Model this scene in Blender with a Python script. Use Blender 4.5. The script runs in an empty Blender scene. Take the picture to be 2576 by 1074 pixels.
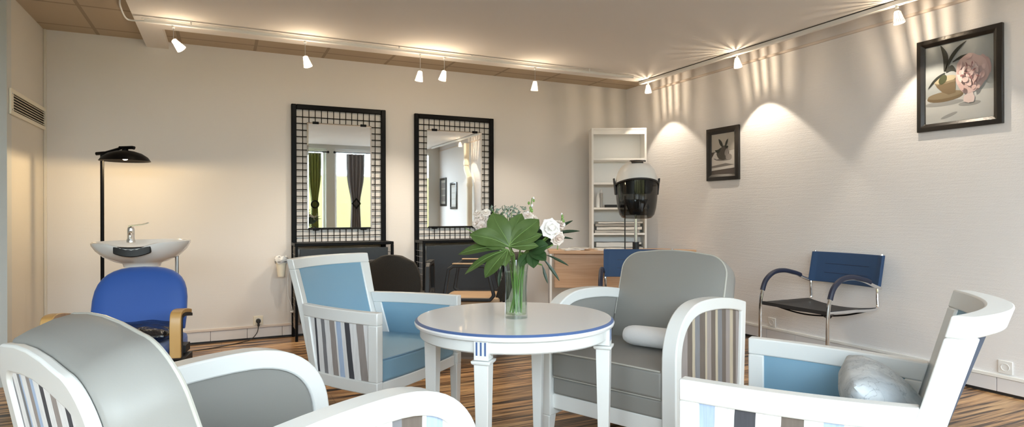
import bpy, bmesh, math, random
from mathutils import Vector, Matrix
random.seed(7)
PI = math.pi
S = bpy.context.scene
COL = S.collection

# ------------------------------------------------------------------ materials
MATS = {}
def rgb(r, g, b):
    f = lambda c: ((c/255)/12.92 if c/255 <= .04045 else ((c/255+.055)/1.055)**2.4)
    return (f(r), f(g), f(b), 1)

def mat(name, col, rough=.5, metal=0., spec=.5, coat=0., bump=0., bscale=60., bdist=.01, emit=None, estr=0., sheen=0.):
    m = bpy.data.materials.new(name); m.use_nodes = True
    n = m.node_tree.nodes; l = m.node_tree.links
    b = n['Principled BSDF']
    b.inputs['Base Color'].default_value = col if len(col) == 4 else (*col, 1)
    b.inputs['Roughness'].default_value = rough
    b.inputs['Metallic'].default_value = metal
    b.inputs['Specular IOR Level'].default_value = spec
    b.inputs['Coat Weight'].default_value = coat
    b.inputs['Sheen Weight'].default_value = sheen
    if emit:
        b.inputs['Emission Color'].default_value = (*emit, 1); b.inputs['Emission Strength'].default_value = estr
    if bump:
        tc = n.new('ShaderNodeTexCoord'); t = n.new('ShaderNodeTexNoise'); bp = n.new('ShaderNodeBump')
        t.inputs['Scale'].default_value = bscale; t.inputs['Detail'].default_value = 4
        bp.inputs['Strength'].default_value = bump; bp.inputs['Distance'].default_value = bdist
        l.new(tc.outputs['Object'], t.inputs['Vector']); l.new(t.outputs['Fac'], bp.inputs['Height'])
        l.new(bp.outputs['Normal'], b.inputs['Normal'])
    MATS[name] = m
    return m

def nodes(m):
    return m.node_tree.nodes, m.node_tree.links, m.node_tree.nodes['Principled BSDF']

def ramp(n, stops, interp='LINEAR'):
    r = n.new('ShaderNodeValToRGB'); e = r.color_ramp; e.interpolation = interp
    while len(e.elements) > 1: e.elements.remove(e.elements[0])
    e.elements[0].position = stops[0][0]; e.elements[0].color = stops[0][1]
    for p, c in stops[1:]:
        x = e.elements.new(p); x.color = c
    return r

white_paint = mat('white_lacquer', (.80, .81, .80), .32, spec=.5, coat=.15, bump=.02, bscale=25)
taupe = mat('taupe_leather', (.272, .267, .252), .44, spec=.38, bump=.06, bscale=220, bdist=.002)
taupe_pipe = mat('taupe_piping_highlight', (.44, .43, .39), .35)  # piping paler than the leather: edge highlight put into its colour
blue_leather = mat('sky_blue_leather', (.225, .395, .53), .36, spec=.5, bump=.05, bscale=220, bdist=.002)
blue_pipe = mat('blue_piping', (.16, .30, .45), .4)
blue_back = mat('slate_blue_fabric', (.055, .075, .12), .7, bump=.1, bscale=300, bdist=.002)
navy = mat('navy_sling', (.012, .05, .135), .62, bump=.12, bscale=420, bdist=.002, sheen=.03)
navy_pad = mat('navy_pad', (.012, .018, .045), .5)
chrome = mat('chrome', (.75, .75, .76), .12, metal=1)
steel = mat('brushed_steel', (.52, .52, .53), .3, metal=1)
black = mat('black_metal', (.003, .003, .0035), .40, spec=.12)
black_matt = mat('black_plastic', (.012, .012, .013), .5)
black_mesh = mat('black_mesh_sling', (.022, .023, .026), .6, bump=.2, bscale=500, bdist=.002)
black_vinyl = mat('black_vinyl', (.012, .012, .014), .22, spec=.6, bump=.5, bscale=22, bdist=.02)
charcoal_panel = mat('charcoal_panel', (.022, .026, .032), .28, spec=.5)
dark_fabric = mat('dark_brown_fabric', (.028, .023, .017), .85, bump=.6, bscale=160, bdist=.006)
royal_blue = mat('royal_blue_fabric', (.018, .085, .36), .6, bump=.15, bscale=350, bdist=.002, sheen=.25)
ceramic = mat('white_ceramic', (.84, .84, .83), .08, spec=.6, coat=.4)
white_plastic = mat('white_plastic', (.78, .78, .77), .3)
cream_plastic = mat('cream_plastic', (.80, .74, .60), .4)
shelf_white = mat('white_laminate', (.85, .84, .82), .4)
cotton = mat('white_cotton', (.84, .84, .85), .9, bump=.35, bscale=35, bdist=.01, sheen=.3)
paper = mat('paper', (.78, .77, .74), .6, bump=.3, bscale=40)
grey_paper = mat('grey_paper', (.42, .41, .39), .6, bump=.3, bscale=50)
frame_dark = mat('dark_wood_frame', (.018, .015, .013), .3, bump=.1, bscale=80)
wall_paint = None
leaf_stem = mat('stem_green', (.15, .27, .055), .45)
oak = mat('beech_arm', (.50, .29, .09), .42)
visor = None
bulb_m = mat('bulb_glow', (1, .9, .75), .4, emit=(1, .82, .56), estr=14)
lampbulb_m = mat('lamp_bulb_glow', (1, .85, .6), .4, emit=(1, .72, .36), estr=6)
mirror_m = mat('mirror_silver', (.92, .93, .93), .015, metal=1)
blue_edge = mat('blue_edge_paint', (.075, .135, .31), .4)
green_curtain = mat('olive_curtain', (.22, .26, .06), .7, bump=.2, bscale=200)
grey_curtain = mat('charcoal_curtain', (.20, .19, .20), .7, bump=.2, bscale=200)
yellow_wall = mat('yellow_render', (.155, .135, .05), .9, bump=.3, bscale=20)
asphalt = mat('asphalt', (.16, .16, .16), .9, bump=.3, bscale=60)

def wood(name, c1, c2, scale=(3, 30, 30), rough=.4):
    m = mat(name, c1, rough); n, l, b = nodes(m)
    tc = n.new('ShaderNodeTexCoord'); mp = n.new('ShaderNodeMapping'); mp.inputs['Scale'].default_value = scale
    t = n.new('ShaderNodeTexNoise'); t.inputs['Scale'].default_value = 1; t.inputs['Detail'].default_value = 5; t.inputs['Distortion'].default_value = .4
    r = ramp(n, [(.3, (*c1, 1)), (.7, (*c2, 1))])
    l.new(tc.outputs['Object'], mp.inputs['Vector']); l.new(mp.outputs['Vector'], t.inputs['Vector'])
    l.new(t.outputs['Fac'], r.inputs['Fac']); l.new(r.outputs['Color'], b.inputs['Base Color'])
    return m
desk_wood = wood('beech_laminate', (.50, .30, .17), (.62, .40, .25), (2.0, 2.0, 45))
arm_wood = wood('beech_wood', (.46, .25, .075), (.58, .35, .13), (4, 40, 4), .35)
seat_wood = wood('tan_wood', (.38, .24, .13), (.50, .34, .20), (30, 4, 10), .5)

def floor_material():
    m = mat('zebrano_floor', (.3, .16, .08), .3, spec=.45); n, l, b = nodes(m)
    tc = n.new('ShaderNodeTexCoord')
    mp = n.new('ShaderNodeMapping'); mp.inputs['Scale'].default_value = (1.1, 17, 1)
    t = n.new('ShaderNodeTexNoise'); t.inputs['Scale'].default_value = 1; t.inputs['Detail'].default_value = 3.5; t.inputs['Roughness'].default_value = .62; t.inputs['Distortion'].default_value = .25
    r = ramp(n, [(.37, (.028, .015, .008, 1)), (.43, (.20, .112, .052, 1)), (.52, (.42, .25, .122, 1)), (.66, (.66, .44, .23, 1))])
    mp2 = n.new('ShaderNodeMapping'); mp2.inputs['Scale'].default_value = (1.5, 42, 1)
    t2 = n.new('ShaderNodeTexNoise'); t2.inputs['Scale'].default_value = 1; t2.inputs['Detail'].default_value = 2
    r2 = ramp(n, [(.40, (.13, .10, .09, 1)), (.475, (1, 1, 1, 1))])
    br = n.new('ShaderNodeTexBrick'); br.inputs['Scale'].default_value = 1
    br.inputs['Brick Width'].default_value = 1.25; br.inputs['Row Height'].default_value = .19; br.inputs['Mortar Size'].default_value = .0012
    br.inputs['Color1'].default_value = (.82, .82, .82, 1); br.inputs['Color2'].default_value = (1.12, 1.06, 1, 1); br.inputs['Mortar'].default_value = (.25, .2, .18, 1)
    m1 = n.new('ShaderNodeMix'); m1.data_type = 'RGBA'; m1.blend_type = 'MULTIPLY'; m1.inputs['Factor'].default_value = 1
    m2 = n.new('ShaderNodeMix'); m2.data_type = 'RGBA'; m2.blend_type = 'MULTIPLY'; m2.inputs['Factor'].default_value = 1
    l.new(tc.outputs['Object'], mp.inputs['Vector']); l.new(mp.outputs['Vector'], t.inputs['Vector']); l.new(t.outputs['Fac'], r.inputs['Fac'])
    l.new(tc.outputs['Object'], mp2.inputs['Vector']); l.new(mp2.outputs['Vector'], t2.inputs['Vector']); l.new(t2.outputs['Fac'], r2.inputs['Fac'])
    l.new(tc.outputs['Object'], br.inputs['Vector'])
    l.new(r.outputs['Color'], m1.inputs['A']); l.new(r2.outputs['Color'], m1.inputs['B'])
    l.new(m1.outputs['Result'], m2.inputs['A']); l.new(br.outputs['Color'], m2.inputs['B'])
    l.new(m2.outputs['Result'], b.inputs['Base Color'])
    return m
floor_m = floor_material()

def wall_material(name, col, fine=.05):
    m = mat(name, col, .75, spec=.25); n, l, b = nodes(m)
    tc = n.new('ShaderNodeTexCoord')
    mp = n.new('ShaderNodeMapping'); mp.inputs['Scale'].default_value = (5, 5, 70)
    w = n.new('ShaderNodeTexNoise'); w.inputs['Scale'].default_value = 1; w.inputs['Detail'].default_value = 3
    v = n.new('ShaderNodeTexNoise'); v.inputs['Scale'].default_value = 150; v.inputs['Detail'].default_value = 2
    ad = n.new('ShaderNodeMath'); ad.operation = 'ADD'
    bp = n.new('ShaderNodeBump'); bp.inputs['Strength'].default_value = fine; bp.inputs['Distance'].default_value = .01
    l.new(tc.outputs['Object'], mp.inputs['Vector']); l.new(mp.outputs['Vector'], w.inputs['Vector'])
    l.new(tc.outputs['Object'], v.inputs['Vector'])
    l.new(w.outputs['Fac'], ad.inputs[0]); l.new(v.outputs['Fac'], ad.inputs[1])
    l.new(ad.outputs['Value'], bp.inputs['Height']); l.new(bp.outputs['Normal'], b.inputs['Normal'])
    return m
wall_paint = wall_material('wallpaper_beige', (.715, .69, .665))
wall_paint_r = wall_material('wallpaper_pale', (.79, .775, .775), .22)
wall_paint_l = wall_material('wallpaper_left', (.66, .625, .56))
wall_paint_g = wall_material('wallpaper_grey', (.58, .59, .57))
soffit_m = mat('ceiling_paint', (.80, .77, .74), .85, spec=.2, bump=.12, bscale=90, bdist=.004)
trim_m = mat('trim_paint', (.68, .60, .54), .5)
rail_m = mat('rail_white', (.80, .80, .78), .35)
tile_m = mat('baseboard_tile', (.70, .69, .70), .3, spec=.5)
def ceil_tiles():
    m = mat('ceiling_tiles', (.5, .4, .28), .8); n, l, b = nodes(m)
    tc = n.new('ShaderNodeTexCoord'); br = n.new('ShaderNodeTexBrick'); br.offset = 0
    br.inputs['Scale'].default_value = 1; br.inputs['Brick Width'].default_value = .60; br.inputs['Row Height'].default_value = .60
    br.inputs['Mortar Size'].default_value = .014; br.inputs['Color1'].default_value = (.50, .405, .29, 1); br.inputs['Color2'].default_value = (.48, .385, .275, 1)
    br.inputs['Mortar'].default_value = (.33, .26, .18, 1)
    mp = n.new('ShaderNodeMapping'); mp.inputs['Location'].default_value = (-.28, .14, 0)
    l.new(tc.outputs['Object'], mp.inputs['Vector']); l.new(mp.outputs['Vector'], br.inputs['Vector']); l.new(br.outputs['Color'], b.inputs['Base Color'])
    return m
ceil_m = ceil_tiles()

def stripes(name, axis, lo, hi, cols, skew=0., rough=.75, skew_axis='Z'):
    m = mat(name, (.8, .8, .8), rough); n, l, b = nodes(m)
    tc = n.new('ShaderNodeTexCoord'); sp = n.new('ShaderNodeSeparateXYZ'); l.new(tc.outputs['Object'], sp.inputs[0])
    src = sp.outputs[axis]
    if skew:
        mu = n.new('ShaderNodeMath'); mu.operation = 'MULTIPLY_ADD'; mu.inputs[1].default_value = skew
        l.new(sp.outputs[skew_axis], mu.inputs[0]); l.new(src, mu.inputs[2]); src = mu.outputs[0]
    nz = n.new('ShaderNodeTexNoise'); nz.inputs['Scale'].default_value = 9
    l.new(tc.outputs['Object'], nz.inputs['Vector'])
    wob = n.new('ShaderNodeMath'); wob.operation = 'MULTIPLY_ADD'; wob.inputs[1].default_value = .008
    l.new(nz.outputs['Fac'], wob.inputs[0]); l.new(src, wob.inputs[2])
    mr = n.new('ShaderNodeMapRange'); mr.inputs['From Min'].default_value = lo; mr.inputs['From Max'].default_value = hi
    l.new(wob.outputs[0], mr.inputs['Value'])
    tot = sum(w for w, c in cols); p = 0; st = []
    for w, c in cols:
        st.append((p/tot, (*c, 1))); p += w
    r = ramp(n, st, 'CONSTANT'); l.new(mr.outputs['Result'], r.inputs['Fac'])
    # thread grain running along the stripe
    mp = n.new('ShaderNodeMapping'); mp.inputs['Scale'].default_value = (160, 160, 9)
    g = n.new('ShaderNodeTexNoise'); g.inputs['Scale'].default_value = 1; g.inputs['Detail'].default_value = 3
    l.new(tc.outputs['Object'], mp.inputs['Vector']); l.new(mp.outputs['Vector'], g.inputs['Vector'])
    gr = ramp(n, [(.35, (.82, .82, .82, 1)), (.6, (1, 1, 1, 1))]); l.new(g.outputs['Fac'], gr.inputs['Fac'])
    mx = n.new('ShaderNodeMix'); mx.data_type = 'RGBA'; mx.blend_type = 'MULTIPLY'; mx.inputs['Factor'].default_value = .7
    l.new(r.outputs['Color'], mx.inputs['A']); l.new(gr.outputs['Color'], mx.inputs['B']); l.new(mx.outputs['Result'], b.inputs['Base Color'])
    return m
W_, G_, T_, B_, K_, N_ = (.80, .80, .81), (.22, .22, .235), (.33, .29, .275), (.42, .53, .72), (.065, .066, .078), (.16, .13, .11)
BE_ = (.52, .45, .34)
stripe_A = stripes('striped_fabric', 'Y', -.10, .33, [(5, W_), (3, K_), (7, W_), (5, G_), (7, W_), (7, T_), (2, W_), (6, B_), (5, W_), (6, K_), (8, W_), (8, T_), (4, W_)], skew=.13)
stripe_B = stripes('striped_fabric_bold', 'Y', -.25, .29, [(5, B_), (6, W_), (6, K_), (6, W_), (6, B_), (6, W_), (7, N_), (8, W_), (7, K_), (7, W_), (5, B_)], skew=.05)
stripe_C = stripes('striped_fabric_warm_shade', 'Y', -.40, .34, [(3, N_), (4, T_), (4, N_), (4, BE_), (5, T_), (5, N_), (5, G_), (3, BE_), (5, N_), (5, T_), (2, BE_), (6, N_), (5, G_), (3, BE_), (5, N_), (6, T_), (3, N_)])  # same cloth as the grey stripes, warm shade put into its colours
stripe_D = stripes('striped_fabric_grey', 'Y', -.40, .34, [(6, K_), (6, W_), (6, B_), (5, W_), (6, K_), (7, W_), (7, N_), (7, W_), (6, K_), (9, W_), (4, G_), (8, N_), (2, W_), (7, B_), (7, W_), (3, N_)])
stripe_Dback = stripes('striped_fabric_back', 'X', -.28, .28, [(5, W_), (3, G_), (7, W_), (4, G_), (2, B_), (7, W_), (5, T_), (4, B_), (7, W_), (5, K_), (7, W_), (6, T_), (8, W_), (5, K_), (6, W_), (4, B_), (6, N_)])

def thin_glass(name, tint=(1, 1, 1), refl=.5, rough=.02, ior=1.45):
    m = bpy.data.materials.new(name); m.use_nodes = True
    n = m.node_tree.nodes; l = m.node_tree.links; n.clear()
    o = n.new('ShaderNodeOutputMaterial'); t = n.new('ShaderNodeBsdfTransparent'); t.inputs['Color'].default_value = (*tint, 1)
    g = n.new('ShaderNodeBsdfGlossy'); g.inputs['Roughness'].default_value = rough
    f = n.new('ShaderNodeFresnel'); f.inputs['IOR'].default_value = ior
    mu = n.new('ShaderNodeMath'); mu.operation = 'MULTIPLY'; mu.inputs[1].default_value = refl; mu.use_clamp = True
    x = n.new('ShaderNodeMixShader')
    ge = n.new('ShaderNodeNewGeometry'); iv = n.new('ShaderNodeMath'); iv.operation = 'MULTIPLY_ADD'; iv.inputs[1].default_value = -1; iv.inputs[2].default_value = 1
    m2 = n.new('ShaderNodeMath'); m2.operation = 'MULTIPLY'
    l.new(ge.outputs['Backfacing'], iv.inputs[0]); l.new(f.outputs[0], mu.inputs[0]); l.new(mu.outputs[0], m2.inputs[0]); l.new(iv.outputs[0], m2.inputs[1]); l.new(m2.outputs[0], x.inputs['Fac']); l.new(t.outputs[0], x.inputs[1]); l.new(g.outputs[0], x.inputs[2]); l.new(x.outputs[0], o.inputs['Surface'])
    return m
window_glass = thin_glass('window_glass', (.97, .99, .98), .6)
vase_glass = thin_glass('vase_glass', (.93, .965, .945), 2.2, .02, 1.5)
water_m = thin_glass('vase_water', (.90, .955, .90), .6, .02, 1.33)
visor = thin_glass('smoked_visor', (.27, .27, .265), 1.0, .05, 1.5)
picture_glass = thin_glass('picture_glass', (.99, .99, .99), .9, .01, 1.5)

def leaf_mat(name, c1, c2, rough=.38):
    m = mat(name, c1, rough, spec=.45); n, l, b = nodes(m)
    tc = n.new('ShaderNodeTexCoord'); t = n.new('ShaderNodeTexNoise'); t.inputs['Scale'].default_value = 14; t.inputs['Detail'].default_value = 3
    r = ramp(n, [(.3, (*c1, 1)), (.7, (*c2, 1))]); l.new(tc.outputs['Object'], t.inputs['Vector']); l.new(t.outputs['Fac'], r.inputs['Fac']); l.new(r.outputs['Color'], b.inputs['Base Color'])
    return m
leaf_green = leaf_mat('fatsia_green', (.055, .098, .022), (.085, .138, .038))
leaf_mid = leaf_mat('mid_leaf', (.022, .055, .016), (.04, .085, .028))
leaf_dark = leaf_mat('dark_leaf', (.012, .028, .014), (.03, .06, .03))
leaf_light = leaf_mat('light_leaf', (.16, .30, .06), (.26, .42, .12))
leaf_grey = leaf_mat('dusty_foliage', (.12, .18, .12), (.32, .38, .32), .7)
vein_m = mat('leaf_vein', (.17, .27, .08), .5)
petal_white = leaf_mat('petal_white', (.78, .72, .70), (.86, .84, .80), .6)
petal_blush = leaf_mat('petal_blush', (.70, .58, .52), (.82, .74, .66), .6)

# ------------------------------------------------------------------ mesh helpers
def BM(): return bmesh.new()

def obj(name, bm, m, parent=None, bevel=0, seg=2, smooth=True, sub=0, ang=35):
    me = bpy.data.meshes.new(name)
    bmesh.ops.recalc_face_normals(bm, faces=bm.faces)
    bm.to_mesh(me); bm.free()
    for mm in (m if isinstance(m, (list, tuple)) else [m]): me.materials.append(mm)
    if smooth:
        me.polygons.foreach_set('use_smooth', [True]*len(me.polygons))
        me.set_sharp_from_angle(angle=math.radians(ang))
    o = bpy.data.objects.new(name, me); COL.objects.link(o)
    if parent: o.parent = parent
    if bevel:
        b = o.modifiers.new('bevel', 'BEVEL'); b.width = bevel; b.segments = seg; b.limit_method = 'ANGLE'; b.angle_limit = math.radians(40)
    if sub:
        s = o.modifiers.new('sub', 'SUBSURF'); s.levels = sub; s.render_levels = sub
    return o

def tag(o, label, cat, group=None, kind=None):
    if label: o['label'] = label
    if cat: o['category'] = cat
    if group: o['group'] = group
    if kind: o['kind'] = kind
    return o

def thing(name, label, cat, loc=(0, 0, 0), rz=0, group=None):
    o = bpy.data.objects.new(name, None); o.empty_display_size = .05; COL.objects.link(o)
    o.location = loc; o.rotation_euler = (0, 0, rz)
    return tag(o, label, cat, group)

def struct(name, bm, m, parent=None, **k):
    o = obj(name, bm, m, parent, **k)
    if not parent: o['kind'] = 'structure'
    return o

def copy_tree(o, parent=None):
    c = o.copy(); COL.objects.link(c)
    if parent: c.parent = parent
    for ch in list(o.children): copy_tree(ch, c)
    return c

def face_rz(fx, fy): return math.atan2(-fx, fy)      # local +Y turned to (fx, fy)

def box(bm, x0, x1, y0, y1, z0, z1, M=None, mi=0):
    v = [Vector((x, y, z)) for z in (z0, z1) for y in (y0, y1) for x in (x0, x1)]
    if M: v = [M @ p for p in v]
    v = [bm.verts.new(p) for p in v]
    for q in ((0, 2, 3, 1), (4, 5, 7, 6), (0, 1, 5, 4), (2, 6, 7, 3), (0, 4, 6, 2), (1, 3, 7, 5)):
        f = bm.faces.new([v[i] for i in q]); f.material_index = mi

def hexa(bm, lo, hi):
    """two quads of four points each (lower, upper) joined to a solid"""
    a = [bm.verts.new(p) for p in lo]; b = [bm.verts.new(p) for p in hi]
    bm.faces.new(a[::-1]); bm.faces.new(b)
    for i in range(4): bm.faces.new((a[i], a[(i+1) % 4], b[(i+1) % 4], b[i]))

def taper(bm, x, y, z0, z1, s0, s1, x1=None, y1=None):
    x1 = x if x1 is None else x1; y1 = y if y1 is None else y1
    q = lambda cx, cy, s, z: [(cx-s/2, cy-s/2, z), (cx+s/2, cy-s/2, z), (cx+s/2, cy+s/2, z), (cx-s/2, cy+s/2, z)]
    hexa(bm, q(x, y, s0, z0), q(x1, y1, s1, z1))

def tube(bm, pts, r, n=10, closed=False, caps=True):
    P = [Vector(p) for p in pts]; m = len(P); R = r if isinstance(r, (list, tuple)) else [r]*m
    rings = []; up = None
    for i in range(m):
        if closed: t = P[(i+1) % m]-P[i-1]
        else: t = P[min(i+1, m-1)]-P[max(i-1, 0)]
        t.normalize()
        if up is None: up = t.orthogonal().normalized()
        else:
            up = up-t*up.dot(t)
            up = up.normalized() if up.length > 1e-6 else t.orthogonal().normalized()
        s = t.cross(up)
        rings.append([bm.verts.new(P[i]+(up*math.cos(2*PI*k/n)+s*math.sin(2*PI*k/n))*R[i]) for k in range(n)])
    for i in range(m if closed else m-1):
        a, b = rings[i], rings[(i+1) % m]
        for k in range(n): bm.faces.new((a[k], a[(k+1) % n], b[(k+1) % n], b[k]))
    if caps and not closed:
        bm.faces.new(rings[0][::-1]); bm.faces.new(rings[-1])

def smooth_path(pts, k=8):
    P = [Vector(p) for p in pts]; out = []
    for i in range(len(P)-1):
        a, b, c, d = P[max(i-1, 0)], P[i], P[i+1], P[min(i+2, len(P)-1)]
        for j in range(k):
            t = j/k
            out.append(.5*((2*b)+(c-a)*t+(2*a-5*b+4*c-d)*t*t+(3*b-3*c+d-a)*t**3))
    return out+[P[-1]]

def lathe(bm, prof, n=32, c=(0, 0, 0), M=None, mi=None, sx=1, sy=1):
    rings = []
    for r, z in prof:
        ring = []
        for k in range(n):
            a = 2*PI*k/n; p = Vector((c[0]+r*sx*math.cos(a), c[1]+r*sy*math.sin(a), c[2]+z))
            ring.append(bm.verts.new(M @ p if M else p))
        rings.append(ring)
    for i in range(len(prof)-1):
        for k in range(n):
            f = bm.faces.new((rings[i][k], rings[i][(k+1) % n], rings[i+1][(k+1) % n], rings[i+1][k]))
            if mi: f.material_index = mi[i]
    return rings

def cap(bm, ring, mi=0):
    f = bm.faces.new(ring); f.material_index = mi

def prism(bm, outline, f0, f1):
    a = [bm.verts.new(f0(*p)) for p in outline]; b = [bm.verts.new(f1(*p)) for p in outline]
    bm.faces.new(a[::-1]); bm.faces.new(b)
    m = len(outline)
    for i in range(m): bm.faces.new((a[i], a[(i+1) % m], b[(i+1) % m], b[i]))

def ring_prism(bm, outer, inner, f0, f1, closed=True):
    m = len(outer)
    oa = [bm.verts.new(f0(*p)) for p in outer]; ia = [bm.verts.new(f0(*p)) for p in inner]
    ob = [bm.verts.new(f1(*p)) for p in outer]; ib = [bm.verts.new(f1(*p)) for p in inner]
    for i in range(m if closed else m-1):
        j = (i+1) % m
        bm.faces.new((oa[i], oa[j], ia[j], ia[i])); bm.faces.new((ob[i], ib[i], ib[j], ob[j]))
        bm.faces.new((oa[i], ob[i], ob[j], oa[j])); bm.faces.new((ia[i], ia[j], ib[j], ib[i]))
    if not closed:
        for i in (0, m-1): bm.faces.new((oa[i], ia[i], ib[i], ob[i]))

def slab(bm, F, us, vs, t0, t1):
    """solid patch: F(u, v, t) -> point; t0, t1 numbers or functions of (u, v)"""
    g0 = t0 if callable(t0) else (lambda u, v: t0); g1 = t1 if callable(t1) else (lambda u, v: t1)
    A = [[bm.verts.new(F(u, v, g0(u, v))) for v in vs] for u in us]
    B = [[bm.verts.new(F(u, v, g1(u, v))) for v in vs] for u in us]
    nu, nv = len(us), len(vs)
    for i in range(nu-1):
        for j in range(nv-1):
            bm.faces.new((A[i][j], A[i][j+1], A[i+1][j+1], A[i+1][j]))
            bm.faces.new((B[i][j], B[i+1][j], B[i+1][j+1], B[i][j+1]))
    for i in range(nu-1):
        for j in (0, nv-1): bm.faces.new((A[i][j], A[i+1][j], B[i+1][j], B[i][j]))
    for j in range(nv-1):
        for i in (0, nu-1): bm.faces.new((A[i][j], A[i][j+1], B[i][j+1], B[i][j]))

def lin(a, b, n): return [a+(b-a)*i/(n-1) for i in range(n)]

def offset_poly(P, d):
    """inward offset of a closed counter-clockwise or clockwise 2D outline"""
    m = len(P); area = sum(P[i][0]*P[(i+1) % m][1]-P[(i+1) % m][0]*P[i][1] for i in range(m)); sg = 1 if area > 0 else -1
    out = []
    for i in range(m):
        a, b, c = P[i-1], P[i], P[(i+1) % m]
        def nrm(p, q):
            dx, dy = q[0]-p[0], q[1]-p[1]; L = math.hypot(dx, dy) or 1e-9; return (-dy/L*sg, dx/L*sg)
        n1, n2 = nrm(a, b), nrm(b, c); k = 1+n1[0]*n2[0]+n1[1]*n2[1]; k = max(k, .35)
        out.append((b[0]+(n1[0]+n2[0])/k*d, b[1]+(n1[1]+n2[1])/k*d))
    return out

def cushion(bm, sx, sy, sz, n=14, p=2.6, M=None, wr=0., seed=0):
    """pillow: plump in the middle, thin corners"""
    rnd = random.Random(seed); ph = [rnd.uniform(0, 6) for _ in range(6)]
    def F(u, v, t):
        e = max(0., (1-abs(u)**p)*(1-abs(v)**p))**.5
        pin = 1-.07*(abs(u)**2*abs(v)**2)
        w = wr*(math.sin(9*u+ph[0]+3*v)*math.sin(7*v+ph[1])+.6*math.sin(15*v+ph[2]+5*u))*e
        q = Vector((u*sx/2*pin, v*sy/2*pin, t*(sz/2*e+.004)+w*t))
        return M @ q if M else q
    slab(bm, F, lin(-1, 1, n), lin(-1, 1, n), -1, 1)

# ------------------------------------------------------------------ the setting
YB, XR, XL, YW, H, HS = 6.06, 4.43, -1.29, -1.0, 2.643, 2.583
bm = BM(); box(bm, -3.6, XR+.1, YW-.1, YB+.1, -.06, 0); struct('floor', bm, floor_m, smooth=False)
bm = BM(); box(bm, -3.6, XR+.1, YW-.1, YB+.1, H, H+.06); struct('ceiling', bm, ceil_m, smooth=False)
# lowered plaster ceiling: a slab that stops short of the back and right walls, with one strip running on to the back wall
bm = BM()
box(bm, -.575, 4.255, YW, 5.43, HS, H-.001)
box(bm, -.575, -.41, 5.43, YB, HS, H-.001)
struct('ceiling_soffit', bm, soffit_m, smooth=False)
bm = BM(); box(bm, -1.39, XR, YB, YB+.1, 0, H); struct('wall_back', bm, wall_paint, smooth=False)
bm = BM(); box(bm, XR, XR+.1, YW, YB+.1, 0, H); struct('wall_right', bm, wall_paint_r, smooth=False)
bm = BM(); box(bm, XL-.1, XL, 5.22, YB, 0, H); struct('wall_left', bm, wall_paint_l, smooth=False)
bm = BM(); box(bm, -3.6, XL, 5.12, 5.22, 0, H); struct('wall_left_return', bm, wall_paint_g, smooth=False)
bm = BM(); box(bm, -3.7, -3.6, YW, 5.22, 0, H); struct('wall_far_left', bm, wall_paint_g, smooth=False)
# window wall behind the camera, four openings between white piers
OPEN = [(-3.2, -1.5), (-1.2, .55), (.75, 1.96), (2.14, 3.95)]
WZ0, WZ1 = .25, 2.50
bm = BM()
xs = [-3.6]+[v for o_ in OPEN for v in o_]+[XR]
for i in range(0, len(xs), 2): box(bm, xs[i], xs[i+1], YW-.2, YW, 0, H)
for a, b in OPEN:
    box(bm, a, b, YW-.2, YW, 0, WZ0); box(bm, a, b, YW-.2, YW, WZ1, H)
struct('wall_window', bm, wall_paint_g, smooth=False)
for k, (a, b) in enumerate(OPEN):
    bm = BM(); y0, y1 = YW-.14, YW-.08; w = .05
    for x0, x1, z0, z1 in ((a, a+w, WZ0, WZ1), (b-w, b, WZ0, WZ1), (a+w, b-w, WZ0, WZ0+w), (a+w, b-w, WZ1-w, WZ1), ((a+b)/2-.025, (a+b)/2+.025, WZ0+w, WZ1-w)):
        box(bm, x0, x1, y0, y1, z0, z1)
    wo = struct('window_%d' % (k+1), bm, white_plastic, bevel=.004)
    bm = BM(); box(bm, a+w, b-w, YW-.113, YW-.107, WZ0+w, WZ1-w); obj('pane', bm, window_glass, wo, smooth=False)
# skirting: a row of tiles over a dark gap, cable duct on top
def skirting(name, p0, p1, nrm, tiles=.30):
    p0, p1, nrm = Vector(p0), Vector(p1), Vector(nrm); d = (p1-p0); L = d.length; d.normalize()
    M = Matrix(((d.x, nrm.x, 0, p0.x), (d.y, nrm.y, 0, p0.y), (0, 0, 1, 0), (0, 0, 0, 1)))
    bm = BM(); k = 0; x = 0
    while x < L-.01:
        x1 = min(x+tiles, L); box(bm, x+.0015, x1-.0015, .0, .010, .018, .104, M); x = x1
    o = struct(name, bm, tile_m, bevel=.0015)
    bm = BM(); box(bm, 0, L, 0, .0065, 0, .108, M); obj('grout_strip', bm, black_matt, o, smooth=False)
    bm = BM(); box(bm, 0, L, 0, .016, .106, .128, M); obj('cable_duct', bm, trim_m if name == 'baseboard_back' else rail_m, o, bevel=.003)
skirting('baseboard_back', (XL, YB, 0), (XR, YB, 0), (0, -1, 0))
skirting('baseboard_right', (XR, YB, 0), (XR, YW, 0), (-1, 0, 0))
# batten along the right wall below the ceiling
bm = BM(); box(bm, XR-.022, XR, YW, 5.55, 2.535, 2.556); struct('trim_1', bm, trim_m, bevel=.004)
bm = BM(); box(bm, XL, XL+.02, YB-.02, YB, .13, H); struct('trim_2', bm, wall_paint_l, bevel=.004)
# outside
bm = BM(); box(bm, -14, 18, -14, -1.25, -.25, -.2); g = obj('pavement', bm, asphalt, smooth=False); g['kind'] = 'structure'
bm = BM(); box(bm, -14, 18, -9.6, -9.2, -.2, 2.45); g = obj('yellow_boundary_wall', bm, yellow_wall, smooth=False)
tag(g, 'pale yellow rendered wall across the street outside the window', 'wall')

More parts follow.
